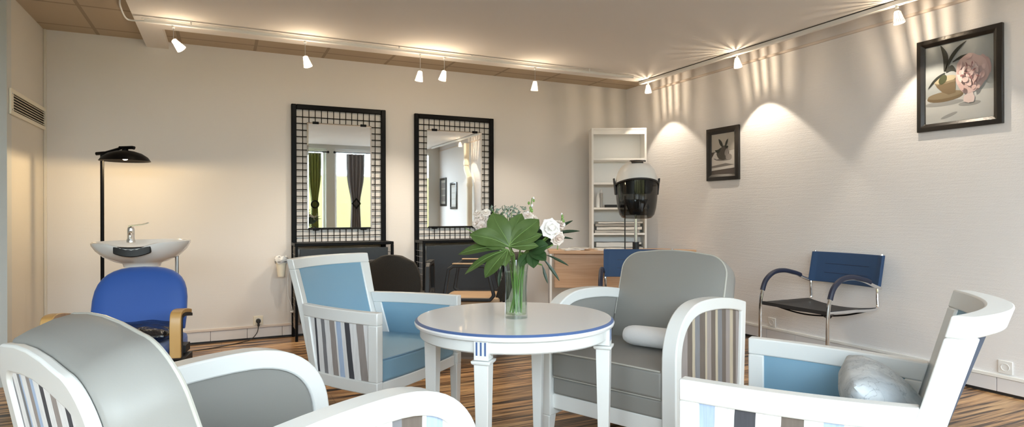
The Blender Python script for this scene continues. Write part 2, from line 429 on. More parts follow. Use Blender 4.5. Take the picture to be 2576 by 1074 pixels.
# ------------------------------------------------------------------ club armchairs (taupe leather, arched white wood sides)
YF, ZP, YP, ZR, SA, NN = .394, .73, .067, .672, .351, 2.465
def club_arch():
    P = [(YF, .10), (YF, .25), (YF, .45)]
    for i in range(1, 15):
        a = PI/2*i/14
        P.append((YP+(YF-YP)*max(math.cos(a), 0)**(2/NN), .45+(ZP-.45)*math.sin(a)**(2/NN)))
    for i in range(1, 10):
        y = YP+(-.44-YP)*i/9; P.append((y, ZP-(ZP-ZR)*((YP-y)/(YP+.42))**2))
    P += [(-.425, .45), (-.41, .25), (-.40, .10)]
    return P
def back_outline(wb=.321, zt=.932, rx=.125, rz=.107, z0=.30, n=10):
    P = [(wb, z0), (wb, .55)]
    for i in range(n+1):
        a = PI/2*i/n; P.append((wb-rx+rx*math.cos(a), zt-.015-rz+rz*math.sin(a)))
    P.append(((wb-rx)*.5, zt-.004))
    Q = [(-x, z) for x, z in P[::-1]]
    return P+[(0, zt)]+Q
def by(z, t): return -.214-.312*(z-.45)-t
def yrear(z): return -.463-.191*(z-.8)
def club_chair(label, loc, rz, side_m, back_m):
    t = thing('club_armchair', label, 'armchair', loc, rz, )
    A = club_arch(); I = offset_poly(A, .058); I2 = offset_poly(A, .052)
    for s in (-1, 1):
        bm = BM(); x0, x1 = s*(SA-.036), s*(SA+.036)
        ring_prism(bm, A, I, lambda y, z: (x0, y, z), lambda y, z: (x1, y, z))
        obj('arm_frame', bm, white_paint, t, bevel=.006, ang=30)
        bm = BM(); prism(bm, I2, lambda y, z: (s*(SA+.008), y, z), lambda y, z: (s*(SA+.020), y, z))
        obj('outer_side_panel', bm, side_m, t, smooth=False)
        bm = BM(); prism(bm, I2, lambda y, z: (s*(SA-.024), y, z), lambda y, z: (s*(SA+.007), y, z))
        obj('inner_arm_panel', bm, taupe, t, bevel=.006)
        bm = BM(); taper(bm, s*SA, YF-.03, 0, .10, .042, .06); obj('leg', bm, white_paint, t, bevel=.004)
        bm = BM(); taper(bm, s*SA, -.41, 0, .10, .038, .055, s*SA, -.375); obj('leg', bm, white_paint, t, bevel=.004)
    bm = BM(); box(bm, -SA+.03, SA-.03, .325, .365, .135, .212); obj('seat_rail', bm, white_paint, t, bevel=.004)
    bm = BM(); box(bm, -SA+.03, SA-.03, -.40, -.36, .135, .30); obj('seat_rail', bm, white_paint, t, bevel=.004)
    # seat: lower upholstered band and the cushion above it
    bm = BM(); box(bm, -.312, .312, -.33, .372, .212, .300); obj('seat_base', bm, taupe, t, bevel=.012, seg=3)
    bm = BM()
    slab(bm, lambda u, v, k: (u*.312, .02+v*.365, k), lin(-1, 1, 13), lin(-1, 1, 13), .304, lambda u, v: .432+.014*(1-u*u)*(1-v*v))
    sc = obj('seat_cushion', bm, taupe, t, bevel=.014, seg=3)
    bm = BM(); tube(bm, [(-.306, .386, .432), (0, .388, .436), (.306, .386, .432)], .0045, 8); tube(bm, [(-.306, .376, .303), (.306, .376, .303)], .004, 8); obj('piping', bm, taupe_pipe, sc)
    # backrest: padded front, deep rounded side, white arched frame and striped panel behind
    O = back_outline(); c = (0, .62); T = .138
    bm = BM(); rows = []
    for k in range(9):
        q = k/8; sc_ = 1-q; bul = .030*(1-sc_**2.5)
        rows.append([bm.verts.new((c[0]+(x-c[0])*sc_, by(c[1]+(z-c[1])*sc_, 0)+bul, c[1]+(z-c[1])*sc_)) if k < 8 else None for x, z in O])
    for k in range(7):
        for i in range(len(O)-1): bm.faces.new((rows[k][i], rows[k][i+1], rows[k+1][i+1], rows[k+1][i]))
        bm.faces.new((rows[k][-1], rows[k][0], rows[k+1][0], rows[k+1][-1]))
    bm.faces.new(rows[7])
    prev = rows[0]; OR = back_outline(.322, .892)
    for q, ins in ((.07, -.003), (.35, -.005), (.75, -.003), (.96, 0), (1, .008)):
        OF = offset_poly(O, ins); ORq = offset_poly(OR, ins)
        ring = []
        for (xf, zf), (xr, zr) in zip(OF, ORq):
            yf, yr = by(zf, 0), yrear(zr); zz = zf+(zr-zf)*q**1.3
            ring.append(bm.verts.new((xf+(xr-xf)*q, yf+(yr-yf)*q, zz)))
        for i in range(len(O)):
            j = (i+1) % len(O); bm.faces.new((prev[i], ring[i], ring[j], prev[j]))
        prev = ring
    bm.faces.new(prev)
    bk = obj('backrest', bm, taupe, t, ang=50)
    bm = BM(); tube(bm, [(x, by(z, .004), z) for x, z in O[1:-1]], .0055, 8); obj('piping', bm, taupe_pipe, bk)
    Fo = back_outline(.312, .887, z0=.12); Fi = offset_poly(Fo, .064)
    bm = BM(); ring_prism(bm, Fo, Fi, lambda x, z: (x, yrear(z)-.001, z), lambda x, z: (x, yrear(z)-.024, z))
    obj('back_frame', bm, white_paint, t, bevel=.006, seg=3, ang=30)
    bm = BM(); prism(bm, offset_poly(Fo, .058), lambda x, z: (x, yrear(z)-.002, z), lambda x, z: (x, yrear(z)-.014, z))
    obj('back_panel', bm, back_m, t, smooth=False)
    return t
cC = club_chair('taupe leather club armchair facing the round table with a rolled white towel on its seat', (2.018, 2.625, 0), face_rz(math.cos(-2.738), math.sin(-2.738)), stripe_C, stripe_C)
cD = club_chair('taupe leather club armchair in the left foreground, its striped back turned to us', (.11, 1.691, 0), face_rz(math.cos(.438), math.sin(.438)), stripe_D, stripe_Dback)
for c in (cC, cD): c['group'] = 'club armchairs round the table'

# ------------------------------------------------------------------ white framed armchairs with sky blue leather
WF, ZA, YRR, WR_, WBK, YBK, ZB, ZBOT = .385, .665, -.274, .297, .311, -.338, .902, .264
def sx(y):
    k = min(1., max(0., (.32-y)/.594)); return WF-(WF-WR_)*k**2.2
def hw(z): return WR_-.004+(WBK-WR_)*max(0., (z-ZA)/(ZB-ZA))
def yend(z): return YRR-.27*(z-ZA)
def Fside(s): return lambda y, z, t: (s*(sx(y)-t), y, z)
def Fback(u, z, t):
    return (u*hw(z), yend(z)-(.044+.034*min(1, max(0, (z-.3)/.6)))*(1-u*u)-t*(1-.25*u*u), z)
def blue_chair(label, loc, rz, stripe):
    t = thing('bergere_armchair', label, 'armchair', loc, rz, 'white framed blue armchairs round the table')
    for s in (-1, 1):
        F = Fside(s); th = .046
        yr = lambda z: yend(z)+.012
        bm = BM()
        Fr = lambda u, z, k: F(yr(z)+u*(.32-yr(z)), z, k)
        slab(bm, Fr, lin(0, 1, 16), [.603, ZA], 0, th)
        slab(bm, Fr, lin(0, 1, 16), [ZBOT, .326], 0, th)
        slab(bm, F, [.262, .32], [.326, .603], 0, th)
        slab(bm, lambda u, z, k: F(yr(z)+u*.05, z, k), [0, .5, 1], lin(.326, .603, 5), 0, th)
        obj('arm_frame', bm, white_paint, t, bevel=.005)
        Fp = lambda u, z, k: F(yr(z)+.046+u*(.266-yr(z)-.046), z, k)
        bm = BM(); slab(bm, Fp, lin(0, 1, 12), lin(.322, .607, 6), .010, .022); obj('outer_side_panel', bm, stripe, t)
        bm = BM(); slab(bm, Fp, lin(0, 1, 14), lin(.322, .607, 9), .024, lambda u, z: .038+.018*(1-(2*u-1)**4)*(1-((z-.4645)/.1425)**4)); obj('inner_arm_pad', bm, blue_leather, t)
        bm = BM(); taper(bm, s*(WF-.024), .293, 0, ZBOT, .040, .05); obj('leg', bm, white_paint, t, bevel=.004)
        bm = BM(); taper(bm, s*(WR_-.02), -.25, 0, ZBOT, .032, .05, s*(WR_-.02), -.145); obj('leg', bm, white_paint, t, bevel=.004)
    th = .046
    bm = BM(); us = lin(-1, 1, 21)
    slab(bm, Fback, us, [.846, .876, ZB], -.018, th)
    slab(bm, Fback, us, [.28, .33], 0, th)
    slab(bm, Fback, lin(-1, -.83, 3), lin(.33, .846, 8), -.018, th); slab(bm, Fback, lin(.83, 1, 3), lin(.33, .846, 8), -.018, th)
    obj('back_frame', bm, white_paint, t, bevel=.005)
    us2, vs2 = lin(-.84, .84, 15), lin(.32, .85, 12)
    bm = BM(); slab(bm, Fback, us2, vs2, lambda u, z: -.008-.020*(1-(u/.84)**4)*(1-((z-.585)/.265)**4), .004); obj('back_pad', bm, blue_leather, t)
    bm = BM(); slab(bm, Fback, us2, vs2, .005, .012); obj('back_outer_panel', bm, blue_back, t)
    # seat
    seat_w = lambda y: sx(y)-.052
    Fs = lambda u, v, k: (u*seat_w(-.19+v*.49), -.19+v*.49+(.022*(1-u*u) if v > .5 else 0)*(v-.5)*2, k)
    bm = BM(); slab(bm, Fs, lin(-1, 1, 13), lin(0, 1, 11), .315, lambda u, v: .425+.016*(1-u*u)*(1-(2*v-1)**2)); sc = obj('seat_cushion', bm, blue_leather, t, bevel=.013, seg=3)
    bm = BM(); tube(bm, [Fs(u, 1, .427) for u in lin(-.99, .99, 13)], .0045, 8); obj('piping', bm, blue_pipe, sc)
    bm = BM(); slab(bm, lambda u, v, k: (u*(WF-.05), .268+v*.036+.018*(1-u*u), k), lin(-1, 1, 11), [0, 1], .255, .314); obj('seat_rail', bm, white_paint, t, bevel=.004)
    return t
cA = blue_chair('white framed armchair with sky blue leather, empty, left of the round table', (.79, 3.431, 0), face_rz(math.cos(-.919), math.sin(-.919)), stripe_A)
cB = blue_chair('white framed sky blue armchair in the right foreground holding a printed cushion', (1.694, 1.297, 0), face_rz(math.cos(2.063), math.sin(2.063)), stripe_B)

# cushion with faint map print in the right foreground chair
def map_fabric():
    m = mat('map_print_fabric', (.62, .66, .70), .85, bump=.5, bscale=18, bdist=.012); n, l, b = nodes(m)
    tc = n.new('ShaderNodeTexCoord')
    v = n.new('ShaderNodeTexVoronoi'); v.feature = 'DISTANCE_TO_EDGE'; v.inputs['Scale'].default_value = 13
    nz = n.new('ShaderNodeTexNoise'); nz.inputs['Scale'].default_value = 12; nz.inputs['Detail'].default_value = 6
    mx = n.new('ShaderNodeMix'); mx.data_type = 'VECTOR'; mx.inputs['Factor'].default_value = .25
    l.new(tc.outputs['Object'], mx.inputs['A']); l.new(nz.outputs['Color'], mx.inputs['B']); l.new(tc.outputs['Object'], nz.inputs['Vector'])
    l.new(mx.outputs['Result'], v.inputs['Vector'])
    r = ramp(n, [(0, (.42, .46, .50, 1)), (.02, (.72, .765, .80, 1)), (1, (.80, .83, .86, 1))]); l.new(v.outputs['Distance'], r.inputs['Fac'])
    r2 = ramp(n, [(.42, (.62, .66, .70, 1)), (.6, (1, 1, 1, 1))]); l.new(nz.outputs['Fac'], r2.inputs['Fac'])
    m2 = n.new('ShaderNodeMix'); m2.data_type = 'RGBA'; m2.blend_type = 'MULTIPLY'; m2.inputs['Factor'].default_value = .6
    l.new(r.outputs['Color'], m2.inputs['A']); l.new(r2.outputs['Color'], m2.inputs['B']); l.new(m2.outputs['Result'], b.inputs['Base Color'])
    return m
bm = BM(); cushion(bm, .44, .42, .19, n=22, wr=.004, seed=4)
cu = obj('cushion', bm, map_fabric()); fB = (math.cos(2.063), math.sin(2.063)); rB = (fB[1], -fB[0])
def locB(x, y, z): return (1.694+rB[0]*x+fB[0]*y, 1.297+rB[1]*x+fB[1]*y, z)
cu.location = locB(.05, -.195, .515)
cu.rotation_euler = (math.radians(50), 0, face_rz(*fB)+math.radians(10))
tag(cu, 'grey white cushion with a faint map print leaning in the right foreground armchair', 'cushion')
# rolled towel on the taupe chair
def locC(x, y, z):
    f = (math.cos(-2.738), math.sin(-2.738)); return (2.018+f[1]*x+f[0]*y, 2.625-f[0]*x+f[1]*y, z)
bm = BM(); prof = []
for i in range(25):
    u = -1+2*i/24; prof.append(((.063)*(1-abs(u)**7)**.5+.001, u*.20))
lathe(bm, prof, 24, M=Matrix.Rotation(PI/2, 4, 'Y'), sx=.82)
tw = obj('rolled_towel', bm, cotton); tw.location = locC(-.105, .02, .503); tw.rotation_euler = (0, 0, face_rz(math.cos(-2.738), math.sin(-2.738))+.1)
tag(tw, 'rolled white towel lying on the seat of the taupe armchair', 'towel')

# ------------------------------------------------------------------ round table
t = thing('round_table', 'round white side table with a blue painted rim and square tapered legs', 'table', (1.159, 2.409, 0))
bm = BM()
prof = [(0.001, .6988), (.42, .6988), (.4215, .6975), (.4305, .6905), (.4335, .684), (.431, .675), (.424, .671), (.412, .669)]
lathe(bm, prof, 96, mi=[0, 1, 1, 0, 0, 0, 0]); obj('tabletop', bm, [mat('table_top_lacquer', (.86, .86, .87), .25, coat=.3), blue_edge], t, ang=40)
bm = BM(); r = lathe(bm, [(.40, .671), (.4095, .669), (.4095, .628), (.403, .622), (.385, .622), (.385, .671)], 96); obj('apron', bm, white_paint, t, ang=40)
for a in (-133.0, -43.0, 47.0, 137.0):
    M = Matrix.Rotation(math.radians(a), 4, 'Z')
    bm = BM(); x = .392
    def sq(s, z, xx=x): return [M @ Vector((xx+dx*s/2, dy*s/2, z)) for dx, dy in ((-1, -1), (1, -1), (1, 1), (-1, 1))]
    hexa(bm, sq(.036, 0), sq(.058, .585)); hexa(bm, sq(.058, .60), sq(.058, .672, x))
    lg = obj('leg', bm, white_paint, t, bevel=.002)
    bm = BM(); hexa(bm, sq(.064, .583), sq(.074, .588)); hexa(bm, sq(.074, .5882), sq(.076, .598)); obj('capital', bm, white_paint, lg, bevel=.0015)
    bm = BM()
    for d in (-.017, 0, .017): box(bm, x+.0285, x+.0297, d-.0035, d+.0035, .618, .668, M)
    obj('flute', bm, blue_edge, lg, smooth=False)

# ------------------------------------------------------------------ vase and flowers
VX, VY, VZ = 1.150, 2.372, .699
t = thing('flower_vase', 'ribbed clear glass vase of water standing on the round table', 'vase', (VX, VY, VZ))
vp = [(.048, 0), (.0487, .01), (.0472, .05), (.0463, .10), (.0467, .14), (.0495, .19), (.0535, .225), (.0578, .245)]
bm = BM(); n = 72; rings = []
for r_, z in vp:
    rings.append([bm.verts.new(((r_*(1+.022*math.cos(12*2*PI*k/n+z*9)))*math.cos(2*PI*k/n), (r_*(1+.022*math.cos(12*2*PI*k/n+z*9)))*math.sin(2*PI*k/n), z)) for k in range(n)])
inner = [[bm.verts.new((r_*math.cos(2*PI*k/n), r_*math.sin(2*PI*k/n), z)) for k in range(n)] for r_, z in [(.0553, .2445), (.0508, .222), (.0468, .19), (.0440, .14), (.0436, .10), (.0445, .05), (.044, .016)]]
rr = rings+inner
for i in range(len(rr)-1):
    for k in range(n): bm.faces.new((rr[i][k], rr[i][(k+1) % n], rr[i+1][(k+1) % n], rr[i+1][k]))
bm.faces.new(rings[0][::-1]); bm.faces.new(inner[-1])
obj('vase_body', bm, vase_glass, t, ang=60)
bm = BM(); r = lathe(bm, [(.043, .018), (.0435, .05), (.0425, .10), (.0430, .14), (.0460, .198)], 40); cap(bm, r[0][::-1]); cap(bm, r[-1]); obj('water', bm, water_m, t)

def leaf_blade(bm, lobes, size, droop=.25, cupp=.12, seed=0):
    """palmate leaf in the XY plane, stalk at the origin, tip along +Y; lobes = list of (angle, length, width)"""
    for k, (a, L, w) in enumerate(lobes):
        L *= size; w *= size; ca, sa = math.cos(a), math.sin(a); n = 10
        zoff = -.0004*k
        rows = []
        for i in range(n+1):
            u = i/n
            wd = w*(math.sin(PI*min(1, u**.95*.95+.03))**.7)*(.60+.70*u if u < .57 else 1)
            wd = max(wd, .016*size if u < .35 else 0)
            row = []
            for v in (-1, -.5, 0, .5, 1):
                y = u*L; x = v*wd+.02*L*math.sin(3*u+k)*(1 if u > .3 else 0)
                z = zoff+cupp*size*abs(v)*wd/(w+1e-6)*.35-droop*L*u*u*(1+.2*math.sin(k*1.7+seed))
                row.append(bm.verts.new((x*ca+y*sa, -x*sa+y*ca, z)))
            rows.append(row)
        for i in range(n):
            for j in range(4):
                try: bm.faces.new((rows[i][j], rows[i][j+1], rows[i+1][j+1], rows[i+1][j]))
                except ValueError: pass
def veins(bm, lobes, size, droop, seed=0):
    for k, (a, L, w) in enumerate(lobes):
        L *= size; ca, sa = math.cos(a), math.sin(a); pts = []
        for i in range(9):
            u = .02+.9*i/8; y = u*L; x = .02*L*math.sin(3*u+k)*(1 if u > .3 else 0)
            z = .0012-droop*L*u*u*(1+.2*math.sin(k*1.7+seed)); pts.append((x*ca+y*sa, -x*sa+y*ca, z))
        tube(bm, pts, [.0014*(1-.8*i/8)+.0003 for i in range(9)], 5)
def orient(center, tip, normal):
    y = (Vector(tip)-Vector(center)).normalized(); z = Vector(normal); z = (z-y*z.dot(y)).normalized(); x = y.cross(z)
    return Matrix(((x.x, y.x, z.x, center[0]), (x.y, y.y, z.y, center[1]), (x.z, y.z, z.z, center[2]), (0, 0, 0, 1)))
def stem_path(top, foot, bend=(0, 0, 0)):
    neck = (VX+(top[0]-VX)*.22, VY+(top[1]-VY)*.22, VZ+.255)
    mid = tuple((neck[i]*.55+top[i]*.45)+bend[i] for i in range(3))
    return smooth_path([foot, neck, mid, top], 6)
foots = [(VX+.028*math.cos(a)*k, VY+.028*math.sin(a)*k, VZ+.022) for a, k in [(i*2.4, .4+.06*i) for i in range(12)]]
# picture-plane directions for arranging: right R, toward us T
RV = Vector((.9026, -.4305, 0)); TV = Vector((-.4305, -.9026, 0))
def bq(r, u, tw): return Vector((VX, VY, 0))+RV*r+TV*tw+Vector((0, 0, u))
def leaf_thing(label, ctr, tip, nrm, size, lobes, foot, m=leaf_green, droop=.2, name='fatsia_leaf', seed=0, grp=None):
    c = bq(*ctr); tp = bq(*tip); nv = RV*nrm[0]+Vector((0, 0, nrm[1]))+TV*nrm[2]
    t = thing(name, label, 'leaf', (VX, VY, VZ), 0, grp)
    Mx = Matrix.Translation((-VX, -VY, -VZ)) @ orient(c, tp, nv)
    bm = BM(); leaf_blade(bm, lobes, size, droop, seed=seed); bm.transform(Mx); bl = obj('blade', bm, m, t, ang=60)
    bm = BM(); veins(bm, lobes, size, droop, seed); bm.transform(Mx); obj('vein', bm, vein_m if m is leaf_green else m, bl)
    bm = BM(); tube(bm, [Vector(p)-Vector((VX, VY, VZ)) for p in stem_path(c, foot)], .0034, 7); obj('stem', bm, leaf_stem, t)
    return t
big = [(-2.05, .66, .21), (-1.38, .92, .28), (-.68, 1.0, .36), (.0, 1.08, .38), (.66, 1.05, .38), (1.33, .95, .30), (2.0, .7, .21)]
five = [(-1.5, .7, .22), (-.75, .95, .28), (0, 1.1, .31), (.75, .95, .28), (1.5, .7, .22)]
LG = 'fatsia leaves in the vase'
def lobed_leaf(label, ctr, lobes, foot, m=leaf_green, nrm=(0, .55, .85), bend=.10, grp=LG):
    """lobes: (tip (right, height, towards us), half width) - each lobe broad past its middle, with a raised midrib"""
    c = bq(*ctr); O = Vector((VX, VY, VZ)); N = (RV*nrm[0]+Vector((0, 0, nrm[1]))+TV*nrm[2]).normalized()
    t = thing('fatsia_leaf', label, 'leaf', (VX, VY, VZ), 0, grp); bm = BM(); bv = BM()
    for k, (tip, W) in enumerate(lobes):
        d = bq(*tip)-c; L = d.length; y = d.normalized(); x = y.cross(N).normalized(); z = x.cross(y).normalized(); rows = []; mid = []
        n = 14
        for a in range(n+1):
            u = a/n
            w = 1.18*W*(.15+.85*math.sin(PI/2*min(1, u/.58))**1.5)*(1-(max(0, u-.58)/.42)**2.3 if u > .58 else 1)
            if u == 1: w = .0006
            side = .10*W*math.sin(5*u+k*1.3); arch = bend*L*math.sin(PI*u)*.55-bend*L*u*u*.25
            row = []
            for v in (-1, -.66, -.33, 0, .33, .66, 1):
                rip = .035*W*math.sin(9*u+2*v+k)*abs(v)
                row.append(bm.verts.new(c-O+y*(u*L)+x*(v*w+side)+z*(arch+.30*w*abs(v)-.13*w*v*v+rip-.0006*k)))
            mid.append(c-O+y*(u*L)+x*side+z*(arch+.0012-.0006*k)); rows.append(row)
        for a in range(n):
            for b in range(6): bm.faces.new((rows[a][b], rows[a][b+1], rows[a+1][b+1], rows[a+1][b]))
        tube(bv, mid[:-1], [.0016*(1-.85*a/n)+.0002 for a in range(n)], 5)
    bl = obj('blade', bm, m, t, ang=75); obj('vein', bv, vein_m if m is leaf_green else m, bl)
    bm = BM(); tube(bm, [p-O for p in stem_path(c, foot)], .0036, 7); obj('stem', bm, leaf_stem, t)
    return t
lobed_leaf('largest green fatsia leaf spread upright at the front of the bouquet', (-.031, 1.012, .10), [((-.192, 1.068, .10), .037), ((-.100, 1.153, .04), .040), ((.022, 1.152, .03), .028), ((.096, 1.128, .05), .037), ((.110, 1.064, .09), .021), ((.092, 1.015, .12), .020), ((-.13, 1.02, .13), .018)], foots[0])
lobed_leaf('green fatsia leaf reaching down and out at the left of the bouquet', (-.035, .998, .11), [((-.243, .986, .10), .024), ((-.216, .903, .12), .017), ((-.128, .888, .15), .030), ((-.045, .935, .16), .016)], foots[1], nrm=(-.15, .75, .65), bend=.16)
lobed_leaf('dark green fatsia leaf under the white bloom', (.055, .985, .05), [((.135, 1.015, .08), .030), ((.125, .955, .10), .026), ((.075, .925, .12), .024), ((.015, .930, .12), .018)], foots[3], m=leaf_mid, nrm=(.2, .6, .8), bend=.12)
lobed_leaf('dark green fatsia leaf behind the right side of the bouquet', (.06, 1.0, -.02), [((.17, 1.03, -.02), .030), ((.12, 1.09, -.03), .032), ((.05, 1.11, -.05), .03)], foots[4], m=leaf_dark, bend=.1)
# slender dark leaves at right
spike = [(0, 1, .085)]
SP = [((.13, .97, .03), (.225, .935, .05)), ((.115, .955, .05), (.19, .87, .06)), ((.14, 1.045, .02), (.245, 1.05, .02)), ((.14, 1.055, .02), (.275, 1.085, .0)), ((.145, 1.06, .0), (.245, 1.125, -.02)), ((.11, .93, .05), (.135, .855, .07)), ((-.06, .93, .05), (-.075, .84, .06))]
SPL = ['lower right slender dark leaf pointing outward beside the white bloom', 'slender dark leaf hanging right of the vase rim', 'slender dark leaf lying level right of the white bloom', 'longest slender dark leaf reaching far right of the bouquet', 'slender dark leaf rising to the upper right of the bouquet', 'short dark leaf hanging close to the right of the vase', 'short dark leaf hanging left of the vase neck']
for k, (a, b) in enumerate(SP):
    a_, b_ = bq(*a), bq(*b)
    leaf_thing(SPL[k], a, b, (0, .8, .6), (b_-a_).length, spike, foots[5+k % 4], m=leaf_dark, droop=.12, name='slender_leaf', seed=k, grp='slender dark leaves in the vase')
# blooms
def bloom(bm, c, r, n_layers, nrm, seed, petal=.75, curl=.4):
    rnd = random.Random(seed); nrm = Vector(nrm).normalized(); ax = nrm.orthogonal().normalized(); ay = nrm.cross(ax)
    for k in range(n_layers):
        q = (k+1)/n_layers; cnt = 3+k*2
        for i in range(cnt):
            a = 2*PI*(i+.5*(k % 2)+rnd.uniform(-.15, .15))/cnt; d = ax*math.cos(a)+ay*math.sin(a); sd = nrm.cross(d)
            rows = []
            for u in lin(0, 1, 6):
                row = []
                for v in lin(-1, 1, 5):
                    out = r*q*math.sin(u*1.35)*(1-.12*v*v)
                    h = r*(.75-.55*q)*u+r*.35*(1-q)-curl*r*q*u**3*.45+r*.06*math.sin(5*v+seed+i)*u
                    wd = petal*r*(.35+.65*q)*math.sin(PI*min(.93, .12+u*.78))*.62
                    row.append(bm.verts.new(Vector(c)+d*out+nrm*h+sd*v*wd))
                rows.append(row)
            for x in range(5):
                for y in range(4): bm.faces.new((rows[x][y], rows[x][y+1], rows[x+1][y+1], rows[x+1][y]))
def flower_thing(name, label, heads, foot, grp, pet, bud=None):
    t = thing(name, label, 'flower', (VX, VY, VZ), 0, grp); O = Vector((VX, VY, VZ))
    top = bq(*heads[0][0]); base = top-Vector((0, 0, .02))
    bm = BM(); tube(bm, [p-O for p in stem_path(base, foot)], .003, 7)
    for h in heads[1:]: tube(bm, smooth_path([base-O-Vector((0, 0, .03)), (base*.4+bq(*h[0])*.6)-O-Vector((0, 0, .015)), bq(*h[0])-O], 4), .002, 6)
    obj('stem', bm, leaf_stem, t)
    for i, (c, r, layers, nr) in enumerate(heads):
        bm = BM(); bloom(bm, bq(*c)-O, r, layers, RV*nr[0]+Vector((0, 0, nr[1]))+TV*nr[2], i+3)
        obj('bloom', bm, pet, t, ang=70)
    return t
FG = 'blooms in the vase'
flower_thing('cut_flower', 'large open white bloom at the right of the bouquet', [((.145, 1.085, .06), .048, 3, (.25, .2, 1))], foots[9], FG, petal_white)
flower_thing('cut_flower', 'blush double bloom below the large white one on the right', [((.175, 1.045, .05), .036, 4, (.4, -.1, 1)), ((.19, 1.10, .01), .026, 3, (.5, .5, .5))], foots[10], FG, petal_blush)
flower_thing('cut_flower', 'cluster of cream blooms at the upper left of the bouquet', [((-.142, 1.125, .0), .026, 3, (-.4, .3, 1)), ((-.168, 1.105, .02), .024, 3, (-.5, .1, 1)), ((-.145, 1.095, .04), .024, 3, (-.2, 0, 1)), ((-.165, 1.148, -.01), .024, 3, (-.3, .6, .6)), ((-.128, 1.152, .0), .022, 3, (0, .5, .8))], foots[11], FG, petal_blush)
flower_thing('cut_flower', 'small blush rosette at the top centre of the bouquet', [((.05, 1.135, .02), .028, 4, (.1, .5, 1)), ((.075, 1.125, .0), .024, 4, (.3, .5, .8))], foots[6], FG, petal_blush)
# green bud spikes
def bud_spike(label, root, top, foot, seed):
    t = thing('bud_spray', label, 'flower', (VX, VY, VZ), 0, 'green bud sprays'); O = Vector((VX, VY, VZ)); a, b = bq(*root), bq(*top); rnd = random.Random(seed)
    bm = BM(); tube(bm, [p-O for p in stem_path(a, foot)]+[((a*.5+b*.5)-O), b-O], .0022, 6); obj('stem', bm, leaf_stem, t)
    for i in range(7):
        p = a+(b-a)*(i/6)+RV*rnd.uniform(-.013, .013)+TV*rnd.uniform(-.012, .012)-O
        bm = BM(); bmesh.ops.create_icosphere(bm, subdivisions=2, radius=.0085*(1-.35*i/6), matrix=Matrix.Translation(p) @ Matrix.Diagonal((.8, .8, 1.15, 1)))
        obj('bud', bm, leaf_light if i % 3 else petal_white, t)
bud_spike('spray of green buds rising from the top of the bouquet', (.06, 1.15, .01), (.07, 1.215, .01), foots[7], 1)
bud_spike('spray of green buds above the white bloom on the right', (.195, 1.10, .0), (.20, 1.145, .0), foots[8], 2)
# dusty foliage crown and feathery sprig
t = thing('foliage_spray', 'dusty grey green foliage crowning the bouquet', 'foliage', (VX, VY, VZ)); O = Vector((VX, VY, VZ)); rnd = random.Random(5)
bm = BM(); bs = BM()
c0 = bq(-.03, 1.03, -.01)
tube(bs, [p-O for p in stem_path(c0, foots[5])], .003, 6)
for i in range(150):
    p = bq(rnd.uniform(-.115, .045), rnd.uniform(1.115, 1.178), rnd.uniform(-.05, .02)); d = Vector((rnd.uniform(-1, 1), rnd.uniform(-1, 1), rnd.uniform(-.1, .9))).normalized()
    s = d.orthogonal().normalized(); L = rnd.uniform(.012, .024); w = L*.3
    q = [p-O, p-O+d*L*.5+s*w, p-O+d*L, p-O+d*L*.5-s*w]; f = bm.faces.new([bm.verts.new(v) for v in q])
    if i % 6 == 0: tube(bs, smooth_path([c0-O, (c0+p)*.5-O, p-O], 3), .0012, 5)
obj('stem', bs, leaf_stem, t); lf = obj('leaflets', bm, leaf_grey, t); lf['kind'] = 'stuff'
t = thing('fern_sprig', 'feathery light green sprig sticking out at the left of the bouquet', 'foliage', (VX, VY, VZ)); bm = BM(); bs = BM()
a, b = bq(-.10, 1.03, .03), bq(-.215, 1.085, .03)
tube(bs, [p-O for p in stem_path(a, foots[3])]+[b-O], .0016, 5)
for i in range(26):
    q = i/25; p = a+(b-a)*q-O
    for sg in (-1, 1):
        d = ((b-a).normalized()*.7+Vector((0, 0, sg*.8))+TV*rnd.uniform(-.4, .4)).normalized(); L = .028*(1-.6*q)*rnd.uniform(.7, 1.1); s = TV*.0035
        bm.faces.new([bm.verts.new(v) for v in (p, p+d*L*.5+s, p+d*L, p+d*L*.5-s)])
obj('stem', bs, leaf_stem, t); lf = obj('leaflets', bm, leaf_light, t); lf['kind'] = 'stuff'

